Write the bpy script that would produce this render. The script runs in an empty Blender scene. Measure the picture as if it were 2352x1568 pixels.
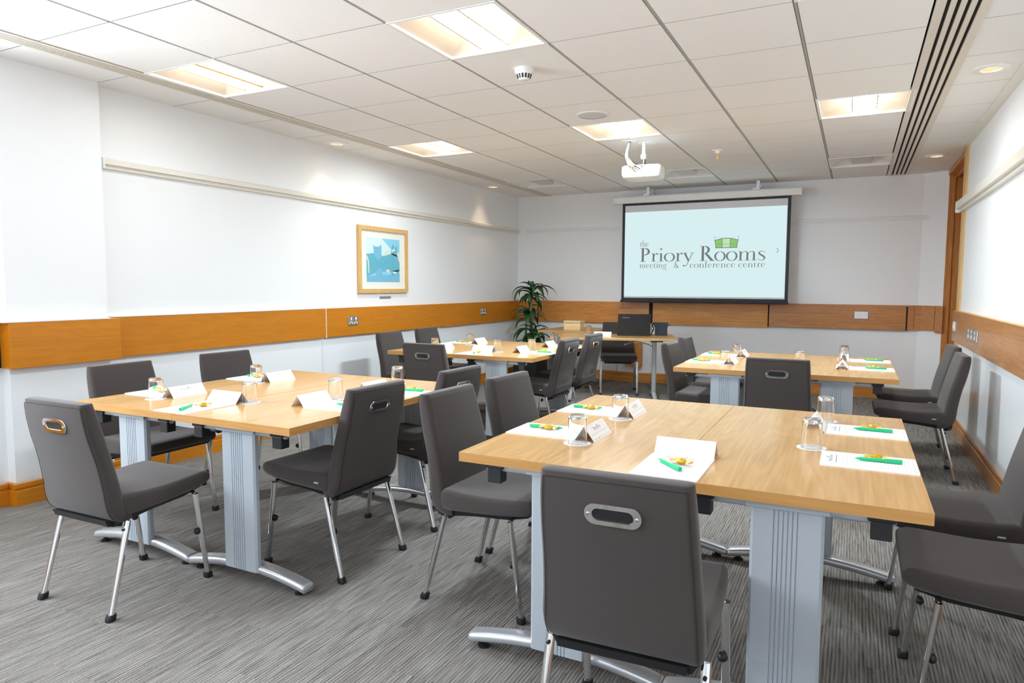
import bpy, bmesh, math, random
from mathutils import Vector, Matrix
R = random.Random(7)
S = bpy.context.scene
COL = S.collection
PI = math.pi

# ------------------------------------------------------------------ camera, world, lights, exposure
def cam_axes(yaw, pitch, roll):
    cy, sy, cp, sp = math.cos(yaw), math.sin(yaw), math.cos(pitch), math.sin(pitch)
    f = Vector((-sy*cp, cy*cp, sp)); r = Vector((cy, sy, 0)); u = r.cross(f)
    r2 = r*math.cos(roll) + u*math.sin(roll)
    return r2, r2.cross(f), f
cd = bpy.data.cameras.new('camera'); cam = bpy.data.objects.new('camera', cd); COL.objects.link(cam)
cr, cu, cf = cam_axes(.4642, -.0815, .0041)
M = Matrix((cr, cu, -cf)).transposed().to_4x4(); M.translation = (0, 0, 1.295)
cam.matrix_world = M
cd.sensor_width = 36; cd.lens = 1569.15/2352*36; cd.clip_start = .02
S.camera = cam
S.view_settings.view_transform = 'Standard'; S.view_settings.look = 'None'
S.view_settings.gamma = 1; S.view_settings.use_curve_mapping = False
EXPO = .52
S.view_settings.exposure = EXPO
S.cycles.max_bounces = 14; S.cycles.diffuse_bounces = 8; S.cycles.glossy_bounces = 5
S.cycles.transmission_bounces = 12; S.cycles.transparent_max_bounces = 16
S.cycles.sample_clamp_indirect = 6; S.cycles.caustics_refractive = True; S.cycles.caustics_reflective = False

W = bpy.data.worlds.new('daylight sky'); S.world = W; W.use_nodes = True
bg = W.node_tree.nodes['Background']; bg.inputs[0].default_value = (.80, .90, 1, 1); bg.inputs[1].default_value = 2.2
LAMP, LAMP3 = 17.0, 42.0          # ceiling lamp diffusers, second and third row
SPOTW = 6.0          # halogen downlights (W)
DAY = 120.0          # daylight through the side window, also scales the added fill (W)
def area_light(name, loc, rot, sx, sy, w, colr):
    l = bpy.data.lights.new(name, 'AREA'); l.shape = 'RECTANGLE'; l.size = sx; l.size_y = sy; l.energy = w; l.color = colr
    o = bpy.data.objects.new(name, l); o.location = loc; o.rotation_euler = rot; COL.objects.link(o); return o
# daylight at the picture-wall window; added fill at a made-up window behind the camera
area_light('daylight_and_fill', (-4.75, .25, 1.66), (0, -PI/2, 0), 1.2, 2.6, DAY*1.35, (.86, .93, 1))
area_light('daylight_and_fill', (-1.8, -2.05, 1.66), (-PI/2, PI, 0), 3.6, 1.2, DAY*.5, (.90, .95, 1))

# ------------------------------------------------------------------ materials
def new_mat(name):
    m = bpy.data.materials.new(name); m.use_nodes = True
    nt = m.node_tree; b = nt.nodes['Principled BSDF']; return m, nt, b
def setin(b, **k):
    for n, v in k.items():
        n = n.replace('_', ' ')
        if n in b.inputs: b.inputs[n].default_value = v
def rgb(c): return (c[0], c[1], c[2], 1)
def plain(name, c, rough=.5, metal=0., noise=0., bump=0., scale=60, spec=.5, **k):
    m, nt, b = new_mat(name); setin(b, Base_Color=rgb(c), Roughness=rough, Metallic=metal, Specular_IOR_Level=spec, **k)
    if noise or bump:
        tc = nt.nodes.new('ShaderNodeTexCoord'); n = nt.nodes.new('ShaderNodeTexNoise')
        n.inputs['Scale'].default_value = scale; n.inputs['Detail'].default_value = 4
        nt.links.new(tc.outputs['Object'], n.inputs['Vector'])
        if noise:
            mx = nt.nodes.new('ShaderNodeMix'); mx.data_type = 'RGBA'
            mx.inputs[6].default_value = rgb([x*(1-noise) for x in c]); mx.inputs[7].default_value = rgb([min(1, x*(1+noise)) for x in c])
            nt.links.new(n.outputs[0], mx.inputs[0]); nt.links.new(mx.outputs[2], b.inputs['Base Color'])
        if bump:
            bp = nt.nodes.new('ShaderNodeBump'); bp.inputs['Strength'].default_value = bump; bp.inputs['Distance'].default_value = .002
            nt.links.new(n.outputs[0], bp.inputs['Height']); nt.links.new(bp.outputs[0], b.inputs['Normal'])
    return m
def emit(name, c, s):
    m = bpy.data.materials.new(name); m.use_nodes = True; nt = m.node_tree; nt.nodes.clear()
    o = nt.nodes.new('ShaderNodeOutputMaterial'); e = nt.nodes.new('ShaderNodeEmission')
    e.inputs[0].default_value = rgb(c); e.inputs[1].default_value = s; nt.links.new(e.outputs[0], o.inputs[0]); return m
def wood(name, dark, light, axis='Y', rough=.35, scale=1., coat=0., contrast=.5, spec=.5):
    m, nt, b = new_mat(name); setin(b, Roughness=rough, Coat_Weight=coat, Coat_Roughness=.15, Specular_IOR_Level=spec)
    N = nt.nodes.new; L = nt.links.new
    tc = N('ShaderNodeTexCoord'); oi = N('ShaderNodeObjectInfo'); va = N('ShaderNodeVectorMath'); va.operation = 'ADD'
    sc = N('ShaderNodeVectorMath'); sc.operation = 'SCALE'; sc.inputs[0].default_value = (7.3, 3.1, 5.7)
    L(oi.outputs['Random'], sc.inputs['Scale']); L(tc.outputs['Object'], va.inputs[0]); L(sc.outputs[0], va.inputs[1])
    mp = N('ShaderNodeMapping'); s = [5*scale]*3; s['XYZ'.index(axis)] = .75*scale; mp.inputs['Scale'].default_value = s
    L(va.outputs[0], mp.inputs[0])
    n1 = N('ShaderNodeTexNoise'); n1.inputs['Scale'].default_value = 1.1; n1.inputs['Detail'].default_value = 2; n1.inputs['Distortion'].default_value = .5
    L(mp.outputs[0], n1.inputs['Vector'])
    mul = N('ShaderNodeMath'); mul.operation = 'MULTIPLY'; mul.inputs[1].default_value = 84; L(n1.outputs[0], mul.inputs[0])
    sn = N('ShaderNodeMath'); sn.operation = 'SINE'; L(mul.outputs[0], sn.inputs[0])
    mp2 = N('ShaderNodeMapping'); s2 = [90*scale]*3; s2['XYZ'.index(axis)] = 3*scale; mp2.inputs['Scale'].default_value = s2
    L(va.outputs[0], mp2.inputs[0])
    n2 = N('ShaderNodeTexNoise'); n2.inputs['Scale'].default_value = 1; n2.inputs['Detail'].default_value = 4; L(mp2.outputs[0], n2.inputs['Vector'])
    a1 = N('ShaderNodeMath'); a1.operation = 'MULTIPLY_ADD'; a1.inputs[1].default_value = .075; a1.inputs[2].default_value = .05; L(sn.outputs[0], a1.inputs[0])
    a2 = N('ShaderNodeMath'); a2.operation = 'ADD'; L(a1.outputs[0], a2.inputs[0]); L(n2.outputs[0], a2.inputs[1])
    n3 = N('ShaderNodeMath'); n3.operation = 'MULTIPLY_ADD'; n3.inputs[1].default_value = .5; L(n1.outputs[0], n3.inputs[0]); L(a2.outputs[0], n3.inputs[2])
    rp = N('ShaderNodeMapRange'); rp.inputs[1].default_value = .8-contrast*.5; rp.inputs[2].default_value = .8+contrast*.5; L(n3.outputs[0], rp.inputs[0])
    mx = N('ShaderNodeMix'); mx.data_type = 'RGBA'; mx.inputs[6].default_value = rgb(dark); mx.inputs[7].default_value = rgb(light)
    L(rp.outputs[0], mx.inputs[0]); L(mx.outputs[2], b.inputs['Base Color'])
    return m
def carpet():
    m, nt, b = new_mat('ribbed grey carpet'); setin(b, Roughness=1., Specular_IOR_Level=.05)
    N = nt.nodes.new; L = nt.links.new
    tc = N('ShaderNodeTexCoord'); oi = N('ShaderNodeObjectInfo'); va = N('ShaderNodeVectorMath'); va.operation = 'ADD'
    sc = N('ShaderNodeVectorMath'); sc.operation = 'SCALE'; sc.inputs[0].default_value = (0, 37.1, 11.7)
    L(oi.outputs['Random'], sc.inputs['Scale']); L(tc.outputs['Object'], va.inputs[0]); L(sc.outputs[0], va.inputs[1])
    sx = N('ShaderNodeSeparateXYZ'); L(va.outputs[0], sx.inputs[0])
    w = N('ShaderNodeMath'); w.operation = 'MULTIPLY'; w.inputs[1].default_value = 2*PI/.0125; L(sx.outputs[0], w.inputs[0])
    sn = N('ShaderNodeMath'); sn.operation = 'SINE'; L(w.outputs[0], sn.inputs[0])
    def nz(s, sc_, det):
        mp = N('ShaderNodeMapping'); mp.inputs['Scale'].default_value = s; L(va.outputs[0], mp.inputs[0])
        n = N('ShaderNodeTexNoise'); n.inputs['Scale'].default_value = sc_; n.inputs['Detail'].default_value = det; L(mp.outputs[0], n.inputs['Vector']); return n
    n1 = nz((125, 6, 1), 1, 2); n2 = nz((300, 130, 1), 1, 2)
    a = N('ShaderNodeMath'); a.operation = 'MULTIPLY_ADD'; a.inputs[1].default_value = .15; L(sn.outputs[0], a.inputs[0]); L(n1.outputs[0], a.inputs[2])
    c = N('ShaderNodeMath'); c.operation = 'MULTIPLY_ADD'; c.inputs[1].default_value = .45; L(n2.outputs[0], c.inputs[0]); L(a.outputs[0], c.inputs[2])
    mr = N('ShaderNodeMapRange'); mr.inputs[1].default_value = .36; mr.inputs[2].default_value = 1.1; L(c.outputs[0], mr.inputs[0])
    mx = N('ShaderNodeMix'); mx.data_type = 'RGBA'; mx.inputs[6].default_value = (.085, .078, .071, 1); mx.inputs[7].default_value = (.36, .34, .315, 1)
    L(mr.outputs[0], mx.inputs[0]); L(mx.outputs[2], b.inputs['Base Color'])
    bp = N('ShaderNodeBump'); bp.inputs['Strength'].default_value = .6; bp.inputs['Distance'].default_value = .003
    L(mr.outputs[0], bp.inputs['Height']); L(bp.outputs[0], b.inputs['Normal'])
    return m
def pane_mat():
    m = bpy.data.materials.new('clear flat glass'); m.use_nodes = True; nt = m.node_tree; nt.nodes.clear()
    o = nt.nodes.new('ShaderNodeOutputMaterial'); mx = nt.nodes.new('ShaderNodeMixShader'); t = nt.nodes.new('ShaderNodeBsdfTransparent')
    g = nt.nodes.new('ShaderNodeBsdfGlossy'); g.inputs['Roughness'].default_value = .0; fr = nt.nodes.new('ShaderNodeFresnel'); fr.inputs[0].default_value = 1.5
    ge = nt.nodes.new('ShaderNodeNewGeometry'); mu = nt.nodes.new('ShaderNodeMath'); mu.operation = 'SUBTRACT'; mu.use_clamp = True
    nt.links.new(fr.outputs[0], mu.inputs[0]); nt.links.new(ge.outputs['Backfacing'], mu.inputs[1]); nt.links.new(mu.outputs[0], mx.inputs[0]); nt.links.new(t.outputs[0], mx.inputs[1]); nt.links.new(g.outputs[0], mx.inputs[2]); nt.links.new(mx.outputs[0], o.inputs[0])
    return m
MT = dict(
    wall=plain('white wall paint', (.868, .888, .912), .55, bump=.05, scale=220, spec=.3),
    gloss=plain('white satin wall panel', (.868, .888, .912), .22, bump=.02, scale=6, spec=.55),
    tile=plain('mineral ceiling tile', (.87, .865, .855), .95, noise=.05, bump=.35, scale=260, spec=.1),
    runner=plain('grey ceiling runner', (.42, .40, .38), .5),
    crossr=plain('shadowed cross runner', (.16, .155, .15), .6),  # shadow of the tile gaps put into this dark grey
    void=plain('dark ceiling void', (.012, .011, .01), .9),
    alu=plain('champagne aluminium', (.74, .69, .60), .45, .0),
    rail=plain('cream display rail', (.78, .75, .68), .35),
    railw=plain('white display rail', (.84, .85, .86), .3),
    oakL=wood('honey oak veneer', (.50, .160, .004), (.66, .245, .010), 'Y', .38, 1., contrast=.9),
    oakB=wood('oak veneer', (.50, .18, .03), (.70, .31, .065), 'X', .4, 1.),
    oakR=wood('brown oak veneer', (.36, .15, .045), (.52, .245, .085), 'Y', .3, 1.),
    oakRX=wood('brown oak veneer along the back', (.40, .16, .045), (.56, .25, .08), 'X', .35, 1.),
    oakV=wood('upright oak veneer', (.42, .155, .03), (.60, .26, .06), 'Z', .4, 1.),
    oakE=wood('pale oak lipping', (.62, .36, .12), (.74, .47, .19), 'Z', .4, 1.),
    table=wood('light oak laminate', (.50, .275, .092), (.70, .435, .185), 'Y', .19, .9, contrast=.75, spec=.45),
    tableX=wood('light oak edge', (.46, .225, .06), (.58, .31, .095), 'X', .38, 1.3, contrast=.7),
    tableD=wood('light oak laminate, desk', (.50, .275, .092), (.66, .40, .165), 'X', .24, .9, contrast=.75),
    tableY=wood('light oak edge lengthwise', (.46, .225, .06), (.58, .31, .095), 'Y', .38, 1.3, contrast=.7),
    pine=wood('pale pine', (.80, .57, .27), (.92, .76, .47), 'X', .5, 2),
    fabric=plain('taupe wool fabric', (.064, .053, .050), .95, noise=.25, bump=.25, scale=700, spec=.1, Sheen_Weight=.25, Sheen_Roughness=.5),
    seam=plain('dark seam thread', (.022, .019, .018), .9),
    black=plain('black plastic', (.012, .012, .014), .45),
    chrome=plain('polished chrome', (.82, .82, .83), .07, 1.),
    steel=plain('brushed steel', (.62, .62, .62), .33, 1.),
    silver=plain('silver powder coat', (.44, .49, .54), .38, .1),
    silverf=plain('satin silver foot', (.58, .60, .63), .28, .6),
    paper=plain('white paper', (.90, .90, .92), .8, spec=.2),
    doily=plain('white embossed paper', (.92, .92, .93), .9, bump=.3, scale=400, spec=.1),
    ink=plain('grey printing ink', (.14, .145, .17), .7),
    inkpale=plain('pale ruled ink', (.50, .50, .55), .8),
    inkwhite=plain('white printing ink', (.9, .95, .92), .6),
    green=plain('green pen plastic', (.0, .50, .19), .35),
    gold=plain('amber sweet wrapper', (.90, .42, .03), .18, .35, noise=.5, scale=300),
    goldpale=plain('clear amber cellophane', (.95, .60, .18), .2, .1),
    white=plain('white plastic', (.85, .85, .84), .35),
    whitem=plain('white enamel', (.87, .87, .87), .3),
    refl=plain('peach-tinted reflector of lit lamps', (.86, .78, .68), .45),  # warm lamp glow put into the colour; unlit fittings use white enamel
    off=plain('unlit grey diffuser', (.62, .63, .65), .5),
    bronze=plain('bronze divider', (.35, .20, .05), .4, .4),
    screen=plain('white screen fabric', (.76, .77, .80), .8, spec=.15),
    border=plain('black screen border', (.022, .023, .03), .6),
    mat=plain('ivory picture mount', (.82, .82, .76), .9),
    leaf=plain('dark green leaf', (.022, .085, .02), .38, noise=.4, scale=25),
    stem=plain('grey green cane', (.16, .20, .11), .8, noise=.3, scale=40),
    soil=plain('dark soil', (.03, .02, .015), 1.),
    laptop=plain('matt black laptop lid', (.02, .02, .023), .5, bump=.2, scale=900),
    navy=plain('dark navy case', (.02, .028, .05), .5),
    brown=plain('brown cable', (.16, .075, .02), .5),
    tag=plain('pale woven tag', (.6, .6, .62), .6),
    art1=plain('teal print', (.10, .42, .55), .5), art2=plain('sky blue print', (.22, .60, .78), .5), art3=plain('pale blue print', (.62, .78, .86), .5),
    art4=plain('mid blue print', (.16, .46, .66), .5), art5=plain('cream print', (.72, .70, .58), .5),
    carpet=carpet(), pane=pane_mat(),
    lamp=emit('lit lamp diffuser', (.80, .925, 1), LAMP), lamp3=emit('lit lamp diffuser, third row', (.80, .925, 1), LAMP3), lampm=emit('lit lamp diffuser, middle', (.80, .925, 1), LAMP*4.4), lampm3=emit('lit lamp diffuser, middle third row', (.80, .925, 1), LAMP3*6.6), lampside=emit('lit lamp diffuser side', (1, .88, .70), 6.0),
    bulb=emit('halogen bulb', (1, .72, .36), 8.),
    slide=emit('projected pale slide', (.70, .88, .905), .98/2**EXPO),
    slideink=emit('projected grey lettering', (.20, .225, .205), .9/2**EXPO),
    slidegreen=emit('projected green', (.28, .62, .17), .95/2**EXPO), slidepale=emit('projected light green', (.55, .82, .50), .95/2**EXPO),
)
gl, nt_, b_ = new_mat('drinking glass'); setin(b_, Base_Color=(1, 1, 1, 1), Roughness=0., IOR=1.46, Transmission_Weight=1.); MT['glass'] = gl

# ------------------------------------------------------------------ mesh helpers
class MB:
    def __init__(s): s.v = []; s.f = []
    def quad(s, *p):
        n = len(s.v); s.v += [tuple(q) for q in p]; s.f.append(tuple(range(n, n+len(p)))); return s
    def box(s, x0, x1, y0, y1, z0, z1):
        n = len(s.v); s.v += [(x, y, z) for z in (z0, z1) for y in (y0, y1) for x in (x0, x1)]
        s.f += [tuple(n+i for i in q) for q in ((0, 2, 3, 1), (4, 5, 7, 6), (0, 1, 5, 4), (2, 6, 7, 3), (0, 4, 6, 2), (1, 3, 7, 5))]; return s
    def loft(s, rings, cap=True, closed=True):
        n0 = len(s.v); k = len(rings[0])
        for r in rings: s.v += [tuple(p) for p in r]
        for i in range(len(rings)-1):
            for j in range(k if closed else k-1):
                a = n0+i*k+j; b = n0+i*k+(j+1) % k
                s.f.append((a, b, b+k, a+k))
        if cap:
            s.f.append(tuple(n0+j for j in range(k-1, -1, -1))); s.f.append(tuple(n0+(len(rings)-1)*k+j for j in range(k)))
        return s
    def tube(s, pts, r, n=10, ry=None, up=(0, 0, 1)):
        pts = [Vector(p) for p in pts]; rings = []
        for i, p in enumerate(pts):
            t = (pts[min(i+1, len(pts)-1)]-pts[max(i-1, 0)]).normalized()
            a = t.cross(Vector(up))
            if a.length < 1e-3: a = t.cross(Vector((0, 1, 0)))
            a.normalize(); b = a.cross(t); rr = r[i] if isinstance(r, (list, tuple)) else r; r2 = ry if ry else rr
            rings.append([p+a*rr*math.cos(2*PI*j/n)+b*r2*math.sin(2*PI*j/n) for j in range(n)])
        return s.loft(rings)
    def lathe(s, prof, n=24, cx=0, cy=0, cap=False):
        return s.loft([[(cx+r*math.cos(2*PI*j/n), cy+r*math.sin(2*PI*j/n), z) for j in range(n)] for r, z in prof], cap)
    def prism(s, poly, z0, z1):
        n = len(s.v); k = len(poly)
        s.v += [(x, y, z0) for x, y in poly]+[(x, y, z1) for x, y in poly]
        s.f.append(tuple(range(n+k-1, n-1, -1))); s.f.append(tuple(range(n+k, n+2*k)))
        for i in range(k): j = (i+1) % k; s.f.append((n+i, n+j, n+k+j, n+k+i))
        return s
    def add(s, o, m=None):
        n = len(s.v); s.v += [tuple(m @ Vector(p)) if m else p for p in o.v]; s.f += [tuple(n+i for i in q) for q in o.f]; return s
    def mesh(s, name, mat, smooth=None, fix=False):
        me = bpy.data.meshes.new(name); me.from_pydata([tuple(p) for p in s.v], [], s.f); me.materials.append(MT[mat])
        if fix:
            bm = bmesh.new(); bm.from_mesh(me); bmesh.ops.recalc_face_normals(bm, faces=bm.faces); bm.to_mesh(me); bm.free()
        if smooth is not None:
            me.polygons.foreach_set('use_smooth', [True]*len(me.polygons)); me.set_sharp_from_angle(angle=math.radians(smooth))
        me.update(); return me
    def build(s, name, mat, parent=None, smooth=None, bevel=0, seg=2):
        o = bpy.data.objects.new(name, s.mesh(name, mat, smooth)); COL.objects.link(o)
        if parent: o.parent = parent
        if bevel:
            b = o.modifiers.new('Bevel', 'BEVEL'); b.width = bevel; b.segments = seg; b.limit_method = 'ANGLE'; b.angle_limit = math.radians(40)
        return o
def box(*a): return MB().box(*a)
def empty(name, loc=(0, 0, 0), rz=0):
    o = bpy.data.objects.new(name, None); o.empty_display_size = .1; o.location = loc; o.rotation_euler = (0, 0, rz); COL.objects.link(o); return o
def tag(o, label, cat, group=None):
    o['label'] = label; o['category'] = cat
    if group: o['group'] = group
    return o
def structure(o): o['kind'] = 'structure'; return o
def put(name, me, parent, loc=(0, 0, 0), rot=(0, 0, 0)):
    o = bpy.data.objects.new(name, me); o.location = loc; o.rotation_euler = rot; COL.objects.link(o)
    if parent: o.parent = parent
    return o
KIDS = {}
def copy_tree(o, parent=None):
    c = o.copy(); COL.objects.link(c)
    if parent: c.parent = parent
    for ch in list(o.children): copy_tree(ch, c)
    return c
def rrect(w, h, r, n=4):
    p = []
    for cx, cy, a0 in ((w/2-r, h/2-r, 0), (-w/2+r, h/2-r, PI/2), (-w/2+r, -h/2+r, PI), (w/2-r, -h/2+r, 1.5*PI)):
        p += [(cx+r*math.cos(a0+PI/2*i/n), cy+r*math.sin(a0+PI/2*i/n)) for i in range(n+1)]
    return p
def spline(pts, n=6):
    out = []
    P = [pts[0]]+list(pts)+[pts[-1]]
    for i in range(1, len(P)-2):
        for k in range(n):
            t = k/n
            out.append(tuple(.5*(2*b+(c-a)*t+(2*a-5*b+4*c-d)*t*t+(3*b-a-3*c+d)*t**3) for a, b, c, d in zip(P[i-1], P[i], P[i+1], P[i+2])))
    out.append(tuple(pts[-1])); return out

# ------------------------------------------------------------------ lettering: serif glyphs drawn as strips (em units, x-height .6, cap height 1)
def glyph_data():
    G = {}
    def q(*p): return ('q', p)
    def r(x0, y0, x1, y1): return ('q', ((x0, y0), (x1, y0), (x1, y1), (x0, y1)))
    def st(*p): return ('s', p)
    def ell(cx, cy, rx, ry, a0, a1, tk, tn, n=14):
        return st(*[(cx+rx*math.cos(a0+(a1-a0)*i/n), cy+ry*math.sin(a0+(a1-a0)*i/n), tn+(tk-tn)*abs(math.cos(a0+(a1-a0)*i/n))**1.3) for i in range(n+1)])
    h = .028
    def dot(x, y, d): return ('q', tuple((x+d*math.cos(i*PI/5), y+d*math.sin(i*PI/5)) for i in range(10)))
    G['P'] = (.64, [r(.12, 0, .25, 1), r(.02, 0, .36, h), r(.02, 1-h, .25, 1), ell(.25, .735, .27, .25, -PI/2, PI/2, .13, h)])
    G['R'] = (.80, [r(.12, 0, .25, 1), r(.02, 0, .36, h), r(.02, 1-h, .25, 1), ell(.25, .745, .25, .24, -PI/2, PI/2, .13, h), q((.28, .50), (.43, .50), (.78, h), (.60, h)), r(.58, 0, .86, h)])
    G['r'] = (.42, [r(.10, 0, .20, .6), r(.02, 0, .29, h), r(.02, .6-h, .20, .6), st((.20, .40, .02), (.25, .54, .03), (.32, .59, .05), (.37, .56, .07)), dot(.36, .53, .05)])
    G['i'] = (.30, [r(.10, 0, .20, .6), r(.02, 0, .28, h), r(.02, .6-h, .20, .6), dot(.145, .90, .062)])
    G['l'] = (.30, [r(.10, 0, .20, 1.02), r(.02, 0, .28, h), r(.02, 1, .20, 1.02)])
    G['o'] = (.62, [ell(.31, .30, .255, .30, 0, 2*PI, .10, .024, 24)])
    G['y'] = (.58, [q((.03, .6), (.15, .6), (.34, .08), (.28, -.02)), q((.50, .6), (.54, .6), (.27, -.16), (.24, -.13)), r(0, .6-h, .24, .6), r(.40, .6-h, .62, .6),
                    st((.27, -.12, .03), (.21, -.28, .035), (.13, -.35, .04), (.05, -.33, .06)), dot(.05, -.31, .05)])
    def arch(x0, x1): return st((x0, .42, .02), (x0+.07, .55, .03), (x0+.16, .595, .035), (x1-.02, .55, .06), (x1, .44, .095), (x1, .3, .10), (x1, 0.0, .10))
    G['m'] = (1.0, [r(.10, 0, .20, .6), r(.02, 0, .28, h), r(.02, .6-h, .20, .6), arch(.20, .50), r(.38, 0, .62, h), arch(.55, .84), r(.72, 0, .97, h)])
    G['n'] = (.68, [r(.10, 0, .20, .6), r(.02, 0, .28, h), r(.02, .6-h, .20, .6), arch(.20, .52), r(.40, 0, .64, h)])
    G['h'] = (.68, [r(.10, 0, .20, 1.02), r(.02, 0, .28, h), r(.02, 1, .20, 1.02), arch(.20, .52), r(.40, 0, .64, h)])
    G['s'] = (.46, [st((.38, .46, .02), (.34, .57, .025), (.22, .595, .03), (.11, .53, .06), (.10, .44, .08), (.20, .35, .10), (.33, .25, .10), (.38, .15, .08), (.33, .05, .05), (.21, .005, .03), (.10, .03, .025), (.05, .16, .02))])
    G['t'] = (.38, [st((.17, .80, .02), (.15, .66, .06), (.145, .5, .10), (.145, .12, .10), (.18, .03, .06), (.26, .01, .03), (.34, .06, .02)), r(.02, .57, .33, .6)])
    G['e'] = (.54, [st((.06, .32, .02), (.48, .33, .02)), st((.47, .33, .05), (.43, .50, .05), (.29, .60, .03), (.13, .51, .08), (.075, .30, .10), (.13, .09, .08), (.29, .0, .035), (.47, .13, .02))])
    G['c'] = (.52, [st((.45, .46, .05), (.40, .56, .03), (.28, .59, .03), (.13, .50, .08), (.075, .30, .10), (.13, .10, .08), (.28, .01, .035), (.46, .14, .02)), dot(.42, .47, .05)])
    G['f'] = (.38, [r(.10, 0, .20, .75), r(.02, 0, .30, h), r(.02, .57, .33, .6), st((.15, .72, .10), (.17, .90, .08), (.26, 1.0, .035), (.36, .98, .03)), dot(.37, .95, .05)])
    G['g'] = (.56, [ell(.26, .40, .17, .19, 0, 2*PI, .085, .022, 18), ell(.27, -.17, .23, .15, 0, 2*PI, .05, .035, 18), st((.20, .22, .02), (.10, .14, .04), (.12, .06, .05), (.30, .02, .05), (.42, -.03, .05)), st((.40, .52, .02), (.48, .58, .04), (.54, .57, .05))])
    G['&'] = (.92, [st((.72, .12, .03), (.60, .03, .05), (.36, -.0, .06), (.16, .08, .09), (.10, .24, .10), (.20, .42, .07), (.36, .56, .03), (.46, .72, .03), (.40, .92, .03), (.29, .97, .03), (.20, .88, .06), (.22, .72, .09), (.40, .42, .12), (.62, .14, .12), (.76, .02, .07), (.88, .01, .03)), st((.66, .46, .02), (.78, .46, .03)), st((.72, .46, .02), (.68, .28, .03), (.58, .10, .02))])
    return G
GL = glyph_data()
def text_mesh(mb, txt, x, y, s, n=4, fn=None, track=0., z=0.):
    fn = fn or (lambda a, b: (a, b, z))
    for ch in txt:
        if ch == ' ': x += s*(.30+track); continue
        w, ps = GL[ch]
        for k, p in ps:
            if k == 'q': mb.quad(*[fn(x+a*s, y+b*s) for a, b in p])
            else:
                c = spline(p, n) if n > 1 else list(p); L, Rr = [], []
                for i, (a, b, t) in enumerate(c):
                    d = Vector((c[min(i+1, len(c)-1)][0]-c[max(i-1, 0)][0], c[min(i+1, len(c)-1)][1]-c[max(i-1, 0)][1]))
                    d = d.normalized() if d.length else Vector((1, 0)); nx, ny = -d.y*t/2, d.x*t/2
                    L.append(fn(x+(a+nx)*s, y+(b+ny)*s)); Rr.append(fn(x+(a-nx)*s, y+(b-ny)*s))
                for i in range(len(c)-1): mb.quad(Rr[i], Rr[i+1], L[i+1], L[i])
        x += s*(w+track)
    return x
def text_width(txt, s, track=0.): return sum(s*(.30+track) if c == ' ' else s*(GL[c][0]+track) for c in txt)

# ------------------------------------------------------------------ room shell
XL, XR, YB, YN, H = -4.42, .86, 9.02, -1.7, 2.565
structure(box(XL-.2, XR+.4, YN-.2, YB+.2, -.12, -.004).build('floor', 'void'))
floor = bpy.data.objects['floor']
ctile = box(.0003, .4997, .0003, .4997, -.006, 0).mesh('carpet_tile', 'carpet')
nx = int((XR+.35-XL)/.5)+1
for i in range(nx):
    for j in range(int((YB-YN)/.5)+1):
        x = XL+.5*i; y = YN+.5*j+(.25 if i % 2 else 0)
        put('carpet_tile', ctile, floor, (x, y, 0))
for i in (1, 3, 5, 7, 9, 11):
    if i < nx: put('carpet_tile', box(.0003, .4997, .25, .4997, -.006, 0).mesh('carpet_tile', 'carpet'), floor, (XL+.5*i, YN-.25, 0))
# left wall (window opening beside the camera), back wall, right wall with the door recess, wall behind the camera
w = MB().box(XL-.2, XL, 1.75, YB+.2, 0, H+.2).box(XL-.2, XL, YN-.2, 1.75, 0, 1.06).box(XL-.2, XL, YN-.2, 1.75, 2.28, H+.2).box(XL-.2, XL, YN-.2, -1.3, 1.06, 2.28)
structure(w.build('wall_left', 'wall'))
structure(MB().box(XL, .645, YB, YB+.2, 0, H+.2).prism([(.645, YB), (.875, 8.885), (.875, YB+.2), (.645, YB+.2)], 0, H+.2).build('wall_back', 'wall'))
structure(MB().box(XR, XR+.2, YN-.2, 7.52, 0, H+.2).box(1.05, 1.2, 7.4, YB+.2, 0, H+.2).build('wall_right', 'wall'))
structure(MB().box(XL, -3.9, YN-.2, YN, 0, H+.2).box(.4, XR, YN-.2, YN, 0, H+.2).box(-3.9, .4, YN-.2, YN, 0, 1.06).box(-3.9, .4, YN-.2, YN, 2.28, H+.2).build('wall_front', 'wall'))  # opening made for the added fill window
structure(box(XR-.004, XR, YN, 7.36, .12, .80).build('trim_1', 'gloss'))
def window(name, along, c, a0, a1, z0, z1, n):
    f = MB()
    def bar(p0, p1, q0, q1):
        if along == 'y': f.box(c-.05, c+.05, p0, p1, q0, q1)
        else: f.box(p0, p1, c-.05, c+.05, q0, q1)
    bar(a0, a1, z0, z0+.05); bar(a0, a1, z1-.05, z1)
    for i in range(n+1):
        p = a0+(a1-a0-.05)*i/n; bar(p, p+.05, z0+.05, z1-.05)
    o = structure(f.build(name, 'white'))
    for i in range(n):
        p = a0+(a1-a0-.05)*i/n+.05; e = a0+(a1-a0-.05)*(i+1)/n
        if along == 'y': MB().quad((c, p, z0+.05), (c, e, z0+.05), (c, e, z1-.05), (c, p, z1-.05)).build('window_pane', 'pane', o)
        else: MB().quad((e, c, z0+.05), (p, c, z0+.05), (p, c, z1-.05), (e, c, z1-.05)).build('window_pane', 'pane', o)
window('window_1', 'y', XL-.12, -1.3, 1.75, 1.06, 2.28, 3)
window('window_fill_added', 'x', YN-.12, -3.9, .4, 1.06, 2.28, 4)  # unseen window added behind the camera to carry fill light
# pilasters
structure(box(XL, -4.345, 2.205, 2.80, 0, H+.1).build('wall_left_pier', 'wall'))
structure(box(-2.87, -2.42, YB-.045, YB, 0, H+.1).build('wall_back_pier', 'wall'))
structure(box(XL, XL+.012, 4.868, 4.888, .13, .80).build('trim_2', 'whitem'))

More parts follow.
